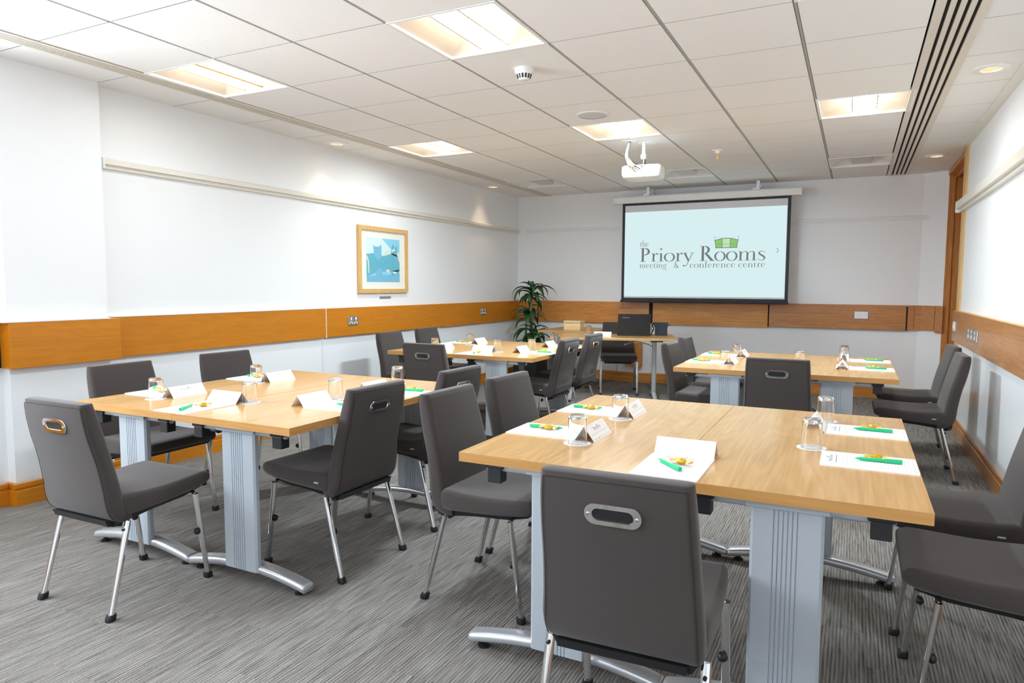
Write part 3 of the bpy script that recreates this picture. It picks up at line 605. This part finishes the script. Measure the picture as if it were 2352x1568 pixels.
# ------------------------------------------------------------------ conference chairs
def make_chair():
    t = empty('conference_chair')
    # side profile (y, z): outer and inner line of the back, joined as a lofted pad
    outer = [(-.276, .843), (-.273, .79), (-.256, .70), (-.232, .61), (-.214, .51), (-.206, .44), (-.188, .39), (-.150, .362), (-.105, .358)]
    inner = [(-.226, .845), (-.205, .77), (-.184, .69), (-.164, .61), (-.148, .535), (-.138, .475), (-.128, .435), (-.115, .415), (-.10, .405)]
    O = spline(outer, 3); I = spline(inner, 3); n = len(O); rings = []
    def ring(o, i, w, r):
        o, i = Vector((0, *o)), Vector((0, *i)); c = (o+i)/2; d = (i-o); th = d.length; d.normalize()
        out = []
        for a, b in rrect(2*w, th, min(r, th*.45), 4): out.append((a, c.y+d.y*b, c.z+d.z*b))
        return out
    def wid(k): 
        s = k/(n-1); return .187+.021*min(1, s*1.6)-(.012*max(0, s-.8)/.2)
    top = []
    for s_, dz in ((.0, .004), (.55, .003), (.85, .0015), (1, 0)):      # rounded top edge
        o = Vector(O[0]); i = Vector(I[0]); c = (o+i)/2; e = .25+.75*s_
        top.append(ring(c+(o-c)*e+Vector((-.003*(1-s_)*0, dz)), c+(i-c)*e+Vector((0, dz)), wid(0)-.016*(1-s_)**1.2, .022))
    rings = top[:-1]+[ring(O[k], I[k], wid(k), .024) for k in range(n)]
    MB().loft(rings).build('backrest', 'fabric', t, 60)
    rear = [(-(wid(0)-.013), k) for k in range(n-5, 0, -1)]+[(-.170, 0), (.170, 0)]+[(wid(0)-.013, k) for k in range(1, n-4)]
    MB().tube([((math.copysign(wid(k)-.013, x) if k else x), O[k][0]+.0003, O[k][1]-(.012 if k == 0 else 0)) for x, k in rear], .0011, 6).build('piping', 'seam', t, 60)
    # seat cushion
    st_ = [(-.152, .418, .448, .200), (-.146, .392, .462, .207), (-.12, .385, .468, .212), (-.05, .390, .463, .216), (.05, .396, .461, .217), (.15, .404, .466, .216), (.21, .411, .470, .213), (.243, .416, .470, .208), (.262, .424, .463, .203), (.270, .434, .452, .196)]
    st_ = spline(st_, 2); rg = []
    for y, z0, z1, w in st_:
        th = z1-z0; rg.append([(a, y, (z0+z1)/2+b+(.006*(abs(a)/w)**2 if b > 0 else 0)) for a, b in rrect(2*w, th, min(.022, th*.45), 4)])
    MB().loft(rg).build('seat', 'fabric', t, 60)
    p = MB().loft([[(-.19, y, z), (.19, y, z), (.175, y, z-h), (-.175, y, z-h)] for y, z, h in ((-.165, .368, .022), (-.12, .386, .03), (0, .393, .022), (.15, .404, .022), (.235, .414, .012))])
    p.loft([[(x, -.196, .378), (x, -.186, .352), (x, -.13, .338), (x, -.12, .36)] for x in (-.168, .168)])
    p.build('seat_pan', 'black', t)
    box(-.2172, -.2155, .02-.115, .02-.09, .422, .428).build('care_tag', 'tag', t)
    # chrome hand-hold on the back
    k = 3; o = Vector((0, -.2735, .755)); tl = math.atan2(.017, .09)
    Mx = Matrix.Translation((0, -.2685, .752)) @ Matrix.Rotation(tl, 4, 'X') @ Matrix.Rotation(PI/2, 4, 'X')
    A = rrect(.142, .056, .0275, 8); B = rrect(.100, .030, .0148, 8)
    pl = MB(); zs = [(A, -.004), (A, .002), ([(x*.985, y*.97) for x, y in A], .004), ([(x*1.02, y*1.06) for x, y in B], .004), (B, .001)]
    pl.loft([[(x, y, z) for x, y in q] for q, z in zs], cap=False)
    hp = MB().add(pl, Mx).build('handle_plate', 'chrome', t, 50)
    MB().add(MB().prism(B, -.003, .0012), Mx).build('handle_recess', 'black', hp)
    for s in (-1, 1): MB().add(MB().lathe([(.001, .006), (.0035, .0058), (.0045, .004)], 10, s*.060, 0), Mx).build('screw', 'steel', hp, 60)
    for s in (-1, 1):
        for fr in (0, 1):
            if fr: p0, p1 = Vector((s*.215, .228, .012)), Vector((s*.213, .178, .392))
            else: p0, p1 = Vector((s*.216, -.222, .012)), Vector((s*.205, -.128, .366))
            leg = MB().tube([p0, p1], .0135, 12, .0105)
            leg.tube([p1-Vector((0, 0, .012)), p1+Vector((-s*.012, 0, .002)), p1+Vector((-s*.055, 0, .004))], .0095, 8)
            lo = leg.build('leg', 'chrome', t, 50)
            d = (p1-p0).normalized(); sg = 1 if fr else -1
            MB().loft([[p0+d*q+Vector((a*m_, b*m_, 0)) for a, b in rrect(.031, .033, .008, 3)] for q, m_ in ((-.0125, .92), (-.006, 1), (.006, 1), (.014, .9))]).build('foot_glide', 'black', lo, 50)
            c = p0+d*(.21 if fr else .335)
            if fr: MB().tube([c+Vector((-s*.004, -.007, 0)), c+Vector((-s*.006, -.012, 0)), c+Vector((-s*.008, -.021, -.001)), c+Vector((-s*.008, -.027, -.001))], [.010, .0155, .0135, .005], 12).build('stacking_bumper', 'black', lo, 60)
            else: MB().tube([c+Vector((0, .0, 0)), c+Vector((0, -.018, 0))], [.006, .005], 8).build('stud', 'black', lo, 60)
    return t
PD, SC = 'picture-wall side', 'screen'
CH = [ # x, y, deg, label
 (-2.735, 1.798, .8, 'chair with back to camera at the front table by the picture wall, near end'),
 (-.503, 1.79, 2.1, 'closest chair, big back to camera, at the front table by the door wall'),
 (-3.472, 2.459, -89.5, 'chair between picture wall and front table, farther from the screen'),
 (-3.50, 3.195, -92.5, 'chair between picture wall and front table, nearer the screen'),
 (-2.168, 2.472, 88.3, 'chair in the aisle at front picture-wall table, scuffed back, farther from screen'),
 (-2.153, 3.185, 88.1, 'chair in the aisle at front picture-wall table, nearer the screen'),
 (-1.32, 2.504, -91.7, 'chair in the aisle facing front door-wall table, farther from the screen'),
 (-1.307, 3.045, -93.6, 'chair in the aisle facing front door-wall table, nearer the screen'),
 (.428, 2.46, 90, 'chair between door wall and front table, cut off by frame edge'),
 (.407, 3.06, 90.6, 'chair between door wall and front table, nearer the screen'),
 (-.418, 4.793, .3, 'chair with back to camera at the rear table by the door wall'),
 (-1.083, 5.526, -91, 'chair at rear door-wall table on its aisle side, farther from the screen'),
 (-1.114, 6.224, -89.8, 'chair at rear door-wall table on its aisle side, nearer the screen'),
 (.416, 5.466, 90.7, 'side-on chair between rear table and door wall, farther from the screen'),
 (.448, 6.219, 92.4, 'side-on chair between rear table and door wall, nearer the doorway'),
 (-3.769, 5.369, -89, 'chair against the picture wall at the rear table, farther from the screen'),
 (-3.806, 6.065, -90, 'chair against the picture wall at the rear table, nearer the plant'),
 (-2.964, 4.648, -.3, 'chair with scratched back to camera at the rear picture-wall table'),
 (-2.405, 5.392, 90.5, 'chair in the aisle at rear picture-wall table, farther from the screen'),
 (-2.42, 6.049, 89.8, 'chair in the aisle at rear picture-wall table, nearer the desk'),
 (-2.551, 7.994, 200.4, 'dark chair behind the presenter desk with the laptop'),
]
proto = make_chair()
for i, (x, y, a, l) in enumerate(CH):
    c = proto if i == 0 else copy_tree(proto)
    c.location = (x, y, 0); c.rotation_euler = (0, 0, math.radians(a)); tag(c, l, 'chair', 'taupe conference chairs')

# ------------------------------------------------------------------ tables
TT = .725
def make_table():
    t = empty('meeting_table')       # origin: corner (x0, y0) on the floor; top 0.7 x 1.4
    box(.0028, .6972, .0023, 1.3977, TT-.032, TT).build('tabletop', 'table', t)
    for y in (0, 1.3977): box(.0005, .6995, y, y+.0023, TT-.032, TT-.0002).build('edge_band', 'tableX', t)
    for x in (.0005, .6972): box(x, x+.0023, .0023, 1.3977, TT-.032, TT-.0002).build('edge_band', 'tableY', t)
    for yc, yf in ((.064, .090), (1.336, 1.325)):
        col = MB(); w = .098; d = .016; n = 6
        xs = [-w, -w, -.030]; ys_ = [d-.01, -d, -d]
        prof = [(-w, d-.008), (-w, -d+.008), (-w+.008, -d), (-.036, -d)]
        for k in range(n):
            a = -.036+k*.0125; prof += [(a, -d+.0028), (a+.0035, -d+.0028), (a+.0035, -d), (a+.0125, -d)] if k < n-1 else [(a, -d+.0028), (a+.0035, -d+.0028), (a+.0035, -d)]
        prof += [(w-.008, -d)]
        # mirrored grooves on the far face
        back = [(-x, -y) for x, y in prof]
        prof = prof+back
        sg = 1
        col.loft([[(.35+x, yc+y, z) for x, y in prof] for z in (.062, TT-.055)])
        col.build('column', 'silver', t)
        f = MB(); rg = []
        for k in range(15):
            s = [-1, -.985, -.95, -.85, -.7, -.5, -.25, 0, .25, .5, .7, .85, .95, .985, 1][k]; x = .35+.35*s; zc = .075-.043*abs(s)**1.8; hw = .035-.001*abs(s); hh = .019-.001*abs(s)
            if k in (0, 14): hw *= .8; hh *= .7
            rg.append([(x, yf+a, zc+b) for a, b in rrect(2*hw, 2*hh, hh*.85, 3)])
        f.loft(rg); fo = f.build('foot', 'silverf', t, 50)
        for s in (-1, 1): MB().lathe([(.001, 0), (.022, 0), (.022, .008), (.010, .014), (.010, .026)], 14, .35+s*.30, yf).build('glide', 'black', fo, 50)
        MB().tube([(.08, yc, TT-.052), (.62, yc, TT-.052)], .014, 10).build('support_rail', 'silver', t, 50)
        box(.24, .46, yc-.03, yc+.03, TT-.056, TT-.0322).build('top_plate', 'silver', t)
        for x in (.115, .585):
            MB().box(x-.034, x+.034, yc-.025, yc+.03, TT-.055, TT-.0322).box(x-.026, x+.026, yc-.021, yc+.025, TT-.105, TT-.055).build('linking_clip', 'black', t, bevel=.003)
    return t
TB = [(-1.197, 1.985, 'oak table half on the aisle side, front block by the door wall'), (-.497, 1.985, 'oak table half nearest the door wall, front block'),
      (-3.39, 2.0, 'oak table half nearest the picture wall, front block'), (-2.69, 2.0, 'oak table half on the aisle side, front block by the picture wall'),
      (-3.645, 4.84, 'oak table half nearest the picture wall, rear block'), (-2.945, 4.84, 'oak table half on the aisle side, rear block by the picture wall'),
      (-1.134, 4.82, 'oak table half on the aisle side, rear block by the door wall'), (-.434, 4.82, 'oak table half nearest the door wall, rear block')]
pt = make_table()
for i, (x, y, l) in enumerate(TB):
    c = pt if i == 0 else copy_tree(pt)
    c.location = (x, y, 0); tag(c, l, 'table', 'oak meeting tables in pairs')
def folding_table(loc, rz, label, LN=1.4, DP=.7):
    t = tag(empty('folding_table', loc, rz), label, 'table')
    box(0, LN, 0, DP, TT-.028, TT).build('tabletop', 'tableX', t, bevel=.0025); t.children[0].data.materials[0] = MT['tableD']
    for x in (.16*LN, LN-.16*LN):
        MB().tube([(x, .5*DP, .05), (x, .5*DP, TT-.05)], .028, 14, .02).build('post', 'silverf', t, 50)
        rg = []
        for k in range(11):
            s = -1+2*k/10; rg.append([(x+a, .5*DP+.46*DP*s, .062-.036*abs(s)**1.6+b) for a, b in rrect(.055-.01*abs(s), .032-.012*abs(s), .009, 3)])
        MB().loft(rg).build('foot', 'silverf', t, 50)
        box(x-.05, x+.09, .5*DP-.1, .5*DP+.1, TT-.06, TT-.0282).build('hinge_block', 'black', t, bevel=.004)
        for dy in (-.33, .28): MB().lathe([(.001, 0), (.02, 0), (.02, .008)], 12, x, .5*DP+dy).build('glide', 'black', t, 50)
    MB().tube([(.22*LN, .5*DP, TT-.042), (.78*LN, .5*DP, TT-.042)], .012, 8).build('stretcher', 'silverf', t, 50)
    if LN < 1: return t
    for x, s in ((1.18, -1), (.22, 1)):
        MB().tube(spline([(x, .33, TT-.20), (x+s*.03, .33, TT-.12), (x+s*.14, .32, TT-.075), (x+s*.30, .31, TT-.05)], 4), .006, 8).build('stay', 'silverf', t, 60)
    MB().tube([(.83, .05, TT-.075), (.93, .2, TT-.05), (.97, .3, TT-.045)], [.008, .013, .006], 8).build('release_lever', 'silverf', t, 60)
    return t
folding_table((-3.03, 6.99, 0), math.radians(19), 'presenter desk with oak top and silver folding legs under the laptop')
folding_table((-3.65, 8.04, 0), math.radians(1), 'oak side table behind the desk carrying the wooden box', .74, .88)

# ------------------------------------------------------------------ place settings
def slab_print():
    m = MB(); wd = text_width('Priory Rooms', 1, .02)
    return wd
def mini_logo(n=1):
    m = MB(); wd = text_width('Priory Rooms', 1., .02)
    text_mesh(m, 'Priory Rooms', -wd/2, 0, 1., n, lambda a, b: (a, b, 0), .02)
    arc = [(.55+.9*k/6, 1.28+.10*math.sin(PI*k/6)) for k in range(7)]
    for k in range(6): m.quad((arc[k][0], arc[k][1]-.05, 0), (arc[k+1][0], arc[k+1][1]-.05, 0), (arc[k+1][0], arc[k+1][1]+.05, 0), (arc[k][0], arc[k][1]+.05, 0))
    for k in (0, 2, 4, 6): m.quad((arc[k][0]-.04, .9, 0), (arc[k][0]+.04, .9, 0), (arc[k][0]+.04, arc[k][1], 0), (arc[k][0]-.04, arc[k][1], 0))
    m.quad((.58, .86, 0), (1.42, .86, 0), (1.42, .93, 0), (.58, .93, 0))
    return m, wd
LG, LW = mini_logo(2)
def scaled(mb, s, tx, ty, tz, mat=None):
    o = MB(); Mx = (mat or Matrix()) @ Matrix.Translation((tx, ty, tz)) @ Matrix.Scale(s, 4); return o.add(mb, Mx)
# notepad: local x across, y towards the table centre (page top), origin at centre of the edge of the sheet nearest the seat
PADW, PADH = .205, .28
pad_me = box(-PADW/2, PADW/2, 0, PADH, 0, .004).mesh('notepad', 'paper')
pp = scaled(LG, .098/LW, 0, PADH-.036, .0044)
pp.quad((-.055, PADH-.048, .0044), (.055, PADH-.048, .0044), (.055, PADH-.046, .0044), (-.055, PADH-.046, .0044))
pad_print = pp.mesh('printed_heading', 'ink')
ln = MB()
for k in range(20): y = .024+.0098*k; ln.quad((-.092, y, .0043), (.092, y, .0043), (.092, y+.0011, .0043), (-.092, y+.0011, .0043))
for k in range(5): ln.quad((-.085+.036*k, .008, .0044), (-.062+.036*k, .008, .0044), (-.062+.036*k, .0105, .0044), (-.085+.036*k, .0105, .0044))
pad_lines = ln.mesh('ruled_lines', 'inkpale')
# tent card: ridge along x, length .2, base depth .08, height .054; printed face looks towards +y
TW, TD, THh = .20, .08, .054; th = .0006
tm = MB().loft([[(x, -TD/2, 0), (x, 0, THh), (x, TD/2, 0), (x, TD/2-.0012, 0), (x, 0, THh-.0014), (x, -TD/2+.0012, 0)] for x in (-TW/2, TW/2)])
tent_me = tm.mesh('name_card', 'paper')
sl = math.atan2(THh, TD/2); L_ = math.hypot(THh, TD/2)
FX = Matrix(((-1, 0, 0, 0), (0, -math.cos(sl), math.sin(sl), TD/2), (0, math.sin(sl), math.cos(sl), 0), (0, 0, 0, 1)))
tp = scaled(LG, .07/LW, 0, .042, .0005, FX)
f2 = MB()
for a, b, y in ((-.04, .04, .037), (-.09, .09, .025)): f2.quad((a, y, .0005), (b, y, .0005), (b, y+.0006, .0005), (a, y+.0006, .0005))
for k in range(5): f2.quad((-.085+.036*k, .006, .0005), (-.066+.036*k, .006, .0005), (-.066+.036*k, .0072, .0005), (-.085+.036*k, .0072, .0005))
tp.add(f2, FX); tent_print = tp.mesh('printed_heading', 'ink')
# glass tumbler upside down, doily, pen, sweet
glass_me = MB().lathe([(.0355, 0), (.0367, .001), (.0367, .004), (.0325, .094), (.031, .101), (.028, .1035), (.00002, .1035), (.00002, .091), (.027, .091), (.0303, .088), (.0347, .001), (.0355, 0)], 40).mesh('water_glass', 'glass', 16)
dl = []
for z in (0, .0012): dl.append([((.049+.0022*math.cos(16*a))*math.cos(a), (.049+.0022*math.cos(16*a))*math.sin(a), z) for a in [2*PI*k/64 for k in range(64)]])
doily_me = MB().loft(dl).mesh('doily', 'doily')
def ring_mesh(pts):    # pen along x, tip at -x
    return MB().tube([(x, 0, .0062) for x, r in pts], [r for x, r in pts], 12)
pen_barrel = ring_mesh([(-.068, .0008), (-.066, .0014), (-.052, .0052), (-.048, .0058), (.020, .0060), (.066, .0060), (.068, .0052)]).mesh('barrel', 'green', 40)
pen_clip = MB().loft([[(x, y, z) for y, z in ((-.0062, .002), (.0062, .002), (.0062, .0125), (-.0062, .0125))] for x in (.018, .024, .06, .069)]).mesh('clip', 'green')
pen_print = scaled(LG, .034/LW, -.014, -.0025, .0126).mesh('printed_name', 'inkwhite')
sw = MB(); 
sweet_body = MB().loft([[(x, r*math.cos(2*PI*k/10)*1.15, .008+r*math.sin(2*PI*k/10)*(.85+.15*(k % 2))) for k in range(10)] for x, r in ((-.0115, .003), (-.009, .0068), (-.004, .0082), (.004, .0082), (.009, .0068), (.0115, .003))]).mesh('sweet', 'gold', 25)
fan = MB(); rows = []
for x, w_, a in ((.0115, .003, .001), (.017, .007, .0022), (.024, .0115, .0035)): rows.append([(x, w_*(-1+2*k/8), .008+a*(1 if k % 2 else -1)) for k in range(9)])
fan.loft(rows, cap=False, closed=False); fan_me = fan.mesh('wrapper_end', 'goldpale')
def setting(px, py, deg, where, pad=True, tent=True, glass=None, pen=None, sweet=None, tent_off=0.):
    """px,py: middle of the pad edge at the table rim; deg: direction towards the table centre is local +y"""
    a = math.radians(deg); base = Matrix.Translation((px, py, TT)) @ Matrix.Rotation(a, 4, 'Z')
    def place(o, x, y, z=0, rz=0): o.location = base @ Vector((x, y, z)); o.rotation_euler = (0, 0, a+rz)
    z = 0
    if pad:
        o = put('notepad', pad_me, None); place(o, 0, .004); z = .0045
        put('printed_heading', pad_print, o); put('ruled_lines', pad_lines, o); tag(o, 'white ruled notepad, '+where, 'notepad', 'notepads at the seats')
    if pen:
        o = empty('pen'); place(o, pen[0], pen[1], z, pen[2]); put('barrel', pen_barrel, o); put('clip', pen_clip, o); put('printed_name', pen_print, o)
        tag(o, 'green ballpoint pen on notepad, '+where, 'pen', 'green pens on the notepads')
    if sweet:
        o = empty('wrapped_sweet'); place(o, pen[0]+(sweet[3] if len(sweet) > 3 else .030), sweet[1], z, sweet[2]); o.scale = (1.45, 1.35, 1.3); put('sweet', sweet_body, o); put('wrapper_end', fan_me, o); put('wrapper_end', fan_me, o, (0, 0, 0), (0, 0, PI))
        tag(o, 'amber wrapped sweet beside pen, '+where, 'sweet', 'wrapped sweets on the notepads')
    if tent:
        o = put('name_card', tent_me, None); place(o, tent_off, PADH+.004+TD/2+.002); put('printed_heading', tent_print, o)
        tag(o, 'folded white name card, '+where, 'name card', 'folded name cards on the tables')
    if glass:
        g = base.inverted() @ Vector((glass[0], glass[1], TT))
        o = put('doily', doily_me, None); place(o, g.x, g.y, .0002, R.uniform(0, 3)); tag(o, 'white scalloped paper doily under the glass, '+where, 'coaster', 'paper doilies under the glasses')
        o = put('water_glass', glass_me, None); place(o, g.x, g.y, .0016); tag(o, 'upturned clear water glass, '+where, 'glass', 'upturned water glasses')
P90 = PI/2
F1, F2, F3, F4 = 'front door-wall table', 'front picture-wall table', 'rear picture-wall table', 'rear door-wall table'
ps = ((.005, .13, P90), (-.022, .105, 1.45))
pr = ((.0, .155, -P90+.05), (.034, .135, -1.45))
setting(-1.197, 2.435, -90, F1+', aisle side, farther from screen', glass=(-.882, 2.295), pen=(-.028, .12, P90+PI+.12), sweet=(0, .135, P90, .019))
setting(-1.197, 2.94, -90, F1+', aisle side, nearer screen', glass=(-.882, 2.807), pen=(-.025, .11, P90+PI+.12), sweet=(0, .13, P90, .019))
setting(-.493, 1.985, 0, F1+', end seat', pen=(-.012, .135, -.82), sweet=(.018, .175, -.35))
setting(.203, 2.473, 90, F1+', door-wall side, farther from screen', tent=False, glass=(-.117, 2.616), pen=(.008, .115, -P90+.0+.05+0), sweet=(.052, .12, -P90))
setting(.203, 3.0, 90, F1+', door-wall side, nearer screen', glass=(-.094, 3.17), pen=(.01, .12, -P90), sweet=(.05, .125, -P90))
setting(-3.39, 2.355, -90, F2+', wall side, farther from screen', glass=(-3.10, 2.225), pen=(-.02, .12, P90+PI), sweet=(0, .15, P90, .019), tent_off=-.01)
setting(-3.39, 3.0, -90, F2+', wall side, nearer screen', glass=(-3.10, 2.865), pen=(-.02, .12, P90+PI), sweet=(0, .15, P90, .019))
setting(-2.715, 2.0, 0, F2+', end seat', glass=(-2.60, 2.36), pen=(.0, .10, -P90+.5), sweet=(-.015, .165, 1.1))
setting(-1.99, 2.48, 90, F2+', aisle side, farther from screen', glass=(-2.31, 2.64), pen=(.015, .12, -P90+.1), sweet=(.052, .12, -P90))
setting(-1.99, 2.95, 90, F2+', aisle side, nearer screen', glass=(-2.34, 3.20), pen=(.06, .12, -P90+.12), sweet=(.095, .13, -P90))
setting(-3.625, 5.24, -90, F3+', wall side, farther from screen', glass=(-3.32, 5.10), pen=(-.02, .12, P90+PI), sweet=(0, .13, P90, .019))
setting(-3.625, 5.87, -90, F3+', wall side, nearer screen', glass=(-3.32, 5.73), pen=(-.02, .12, P90+PI), sweet=(0, .13, P90, .019))
setting(-2.86, 4.84, 0, F3+', end seat', glass=(-2.745, 5.20), pen=(.02, .12, -P90+.5), sweet=(.03, .15, 1.1))
setting(-2.226, 5.28, 90, F3+', aisle side, farther from screen', glass=(-2.52, 5.42), pen=(.01, .12, -P90+.05), sweet=(.05, .13, -P90))
setting(-2.226, 5.88, 90, F3+', aisle side, nearer screen', glass=(-2.55, 6.06), pen=(.01, .12, -P90+.05), sweet=(.05, .13, -P90))
setting(-1.134, 5.28, -90, F4+', aisle side, farther from screen', glass=(-.835, 5.15), pen=(-.015, .11, P90+PI), sweet=(0, .12, P90, .019))
setting(-1.134, 5.87, -90, F4+', aisle side, nearer screen', glass=(-.835, 5.74), pen=(-.015, .11, P90+PI), sweet=(0, .12, P90, .019))
setting(-.42, 4.82, 0, F4+', behind the end chair', pad=False, tent=False, glass=(-.345, 5.40))
setting(.266, 5.34, 90, F4+', door-wall side, farther from screen', glass=(-.055, 5.50), pen=(.0, .12, -P90), sweet=(.04, .13, -P90))
setting(.266, 5.92, 90, F4+', door-wall side, nearer screen', glass=(-.06, 6.05), pen=(.0, .12, -P90), sweet=(.04, .13, -P90))
setting(-3.1, 7.7, 0, 'presenter desk behind the name card', pad=False, tent=False, glass=(-2.80, 7.62))
o = put('name_card', tent_me, None, (-2.545, 7.385, TT), (0, 0, PI-math.radians(-8))); put('printed_heading', tent_print, o); tag(o, 'folded white name card in front of the laptop on the presenter desk', 'name card', 'folded name cards on the tables')

# ------------------------------------------------------------------ laptop, case, wooden box, wall box
t = tag(empty('laptop', (-2.265, 7.665, TT), math.radians(20)), 'black open laptop seen from behind on the presenter desk', 'laptop')
box(-.185, .185, -.02, .23, .0, .018).build('keyboard_base', 'laptop', t, bevel=.004)
MB().add(box(-.185, .185, -.004, .004, 0, .245), Matrix.Translation((0, -.018, .012)) @ Matrix.Rotation(.16, 4, 'X')).build('lid', 'laptop', t, bevel=.003)
fc = bpy.data.curves.new('lid_name', 'FONT'); fc.body = 'Lenovo'; fc.size = .026; fc.extrude = .0002
fo = bpy.data.objects.new('lid_name', fc); me = bpy.data.meshes.new_from_object(fo); bpy.data.objects.remove(fo); me.materials.clear(); me.materials.append(MT['runner'])
o = put('lid_name', me, t); o.matrix_local = Matrix.Translation((0, -.018, .012)) @ Matrix.Rotation(.16, 4, 'X') @ Matrix.Translation((-.135, -.0048, .195)) @ Matrix.Rotation(PI/2, 4, 'X')
t = tag(empty('cable_case', (-2.01, 7.905, TT), math.radians(10)), 'dark navy flap case with cables beside the laptop', 'case')
box(-.07, .07, -.03, .03, 0, .14).build('body', 'navy', t, bevel=.004)
MB().loft([[(x, -.036, .095), (x, -.036, .145), (x, -.02, .152), (x, .034, .150), (x, .034, .14), (x, -.030, .14), (x, -.031, .095)] for x in (-.078, .078)]).build('flap', 'navy', t)
box(.078, .10, -.006, .006, .115, .125).build('strap_stud', 'black', t)
MB().tube(spline([(-.075, 0, .15), (-.10, -.01, .12), (-.085, -.02, .07), (-.11, -.02, .02), (-.10, -.02, .006)], 4), .007, 7).build('cable', 'black', t, 60)
MB().tube(spline([(-.08, .01, .13), (-.115, 0, .09), (-.10, 0, .04), (-.12, -.01, .006)], 4), .004, 7).build('cable', 'brown', t, 60)
t = tag(empty('wooden_box', (-3.275, 8.36, TT), math.radians(2)), 'pale wooden lidded box on the side table by the plant', 'box')
box(-.112, .112, -.09, .09, 0, .045).build('body', 'pine', t, bevel=.002)
box(-.112, .112, -.09, .09, .0451, .088).build('middle_tier', 'pine', t, bevel=.002)
box(-.115, .115, -.093, .093, .093, .116).build('lid', 'pine', t, bevel=.002)
box(-.105, .105, -.083, .083, .0882, .0928).build('lid_groove', 'brown', t)
t = tag(empty('oak_wall_box', (-2.6, YB-.045, .22)), 'upright oak box on the wall behind the presenter chair', 'box')
box(-.135, .0, -.09, 0, 0, .32).build('side_panel', 'oakV', t, bevel=.002)
box(.0002, .075, -.095, 0, 0, .32).build('door', 'oakV', t, bevel=.002)
tag(MB().tube(spline([(-2.74, 6.75, .004), (-2.5, 6.55, .004), (-2.2, 6.60, .004), (-1.9, 6.50, .004), (-1.75, 6.85, .004), (-1.85, 7.4, .004), (-2.4, 8.8, .004)], 8), .004, 6).build('floor_cable', 'black', None, 60), 'thin black cable lying on the carpet beside the presenter desk', 'cable')

# ------------------------------------------------------------------ plant in the corner
PX, PY = -3.97, 8.50
t = tag(empty('dracaena_plant', (PX, PY, 0)), 'tall dark green dracaena with tufted canes in the corner', 'plant')
MB().loft([[(x*k, y*k, z) for x, y in rrect(.37, .37, .03, 3)] for k, z in ((.93, 0), (1, .02), (1, .34), (.9, .34), (.9, .28))]).build('pot', 'black', t, 40)
MB().lathe([(.001, .285), (.15, .282)], 20).build('soil', 'soil', t)
canes = [((.0, .0), 1.24, (.015, .0)), ((-.09, .03), .93, (-.06, .02)), ((.05, .05), .66, (.03, .03))]
leaf_cache = []
def leaf_mesh(L, up, droop, w):
    pts = []
    for k in range(10):
        s = k/9; a = up-(up+droop)*s**1.1
        if k == 0: x, z = 0, 0
        else: x += L/9*math.cos(a); z += L/9*math.sin(a)
        pts.append((x, z, w*math.sin(PI*min(1, .18+.86*s))**.8 if k < 9 else .001))
    m = MB(); rows = [[(x, -ww, z+.25*ww), (x, 0, z-.15*ww), (x, ww, z+.25*ww)] for x, z, ww in pts]
    m.loft(rows, cap=False, closed=False); return m.mesh('leaf', 'leaf', 80)
for q in range(6): leaf_cache.append(leaf_mesh(*[(.38, 1.25, 1.5, .036), (.33, .95, 1.5, .036), (.28, .45, 1.5, .035), (.43, .95, 1.4, .035), (.25, .1, 1.55, .032), (.28, 1.4, .9, .034)][q]))
for (bx_, by_), hz, (tx, ty) in canes:
    MB().tube(spline([(bx_*.5, by_*.5, .27), (bx_, by_, hz*.6), (tx, ty, hz)], 5), .016, 10).build('cane', 'stem', t, 60)
    nl = 25 if hz > 1 else 19
    for k in range(nl):
        s = k/nl; ga = k*2.39996+hz; z = hz-.10+.13*s+(-.02)
        me = leaf_cache[[4, 2, 1, 2, 0, 3, 1, 5][min(7, int(s*8))]]
        sc = .85+.3*R.random(); o = put('leaf', me, t, (tx, ty, z), (R.uniform(-.2, .2), R.uniform(-.15, .15), ga)); o.scale = (sc, sc, sc)
for k in range(9):
    o = put('leaf', leaf_cache[[5, 2, 0][k % 3]], t, (.0+.05*math.cos(k), .05*math.sin(k), .42+.03*k), (0, 0, k*2.4));
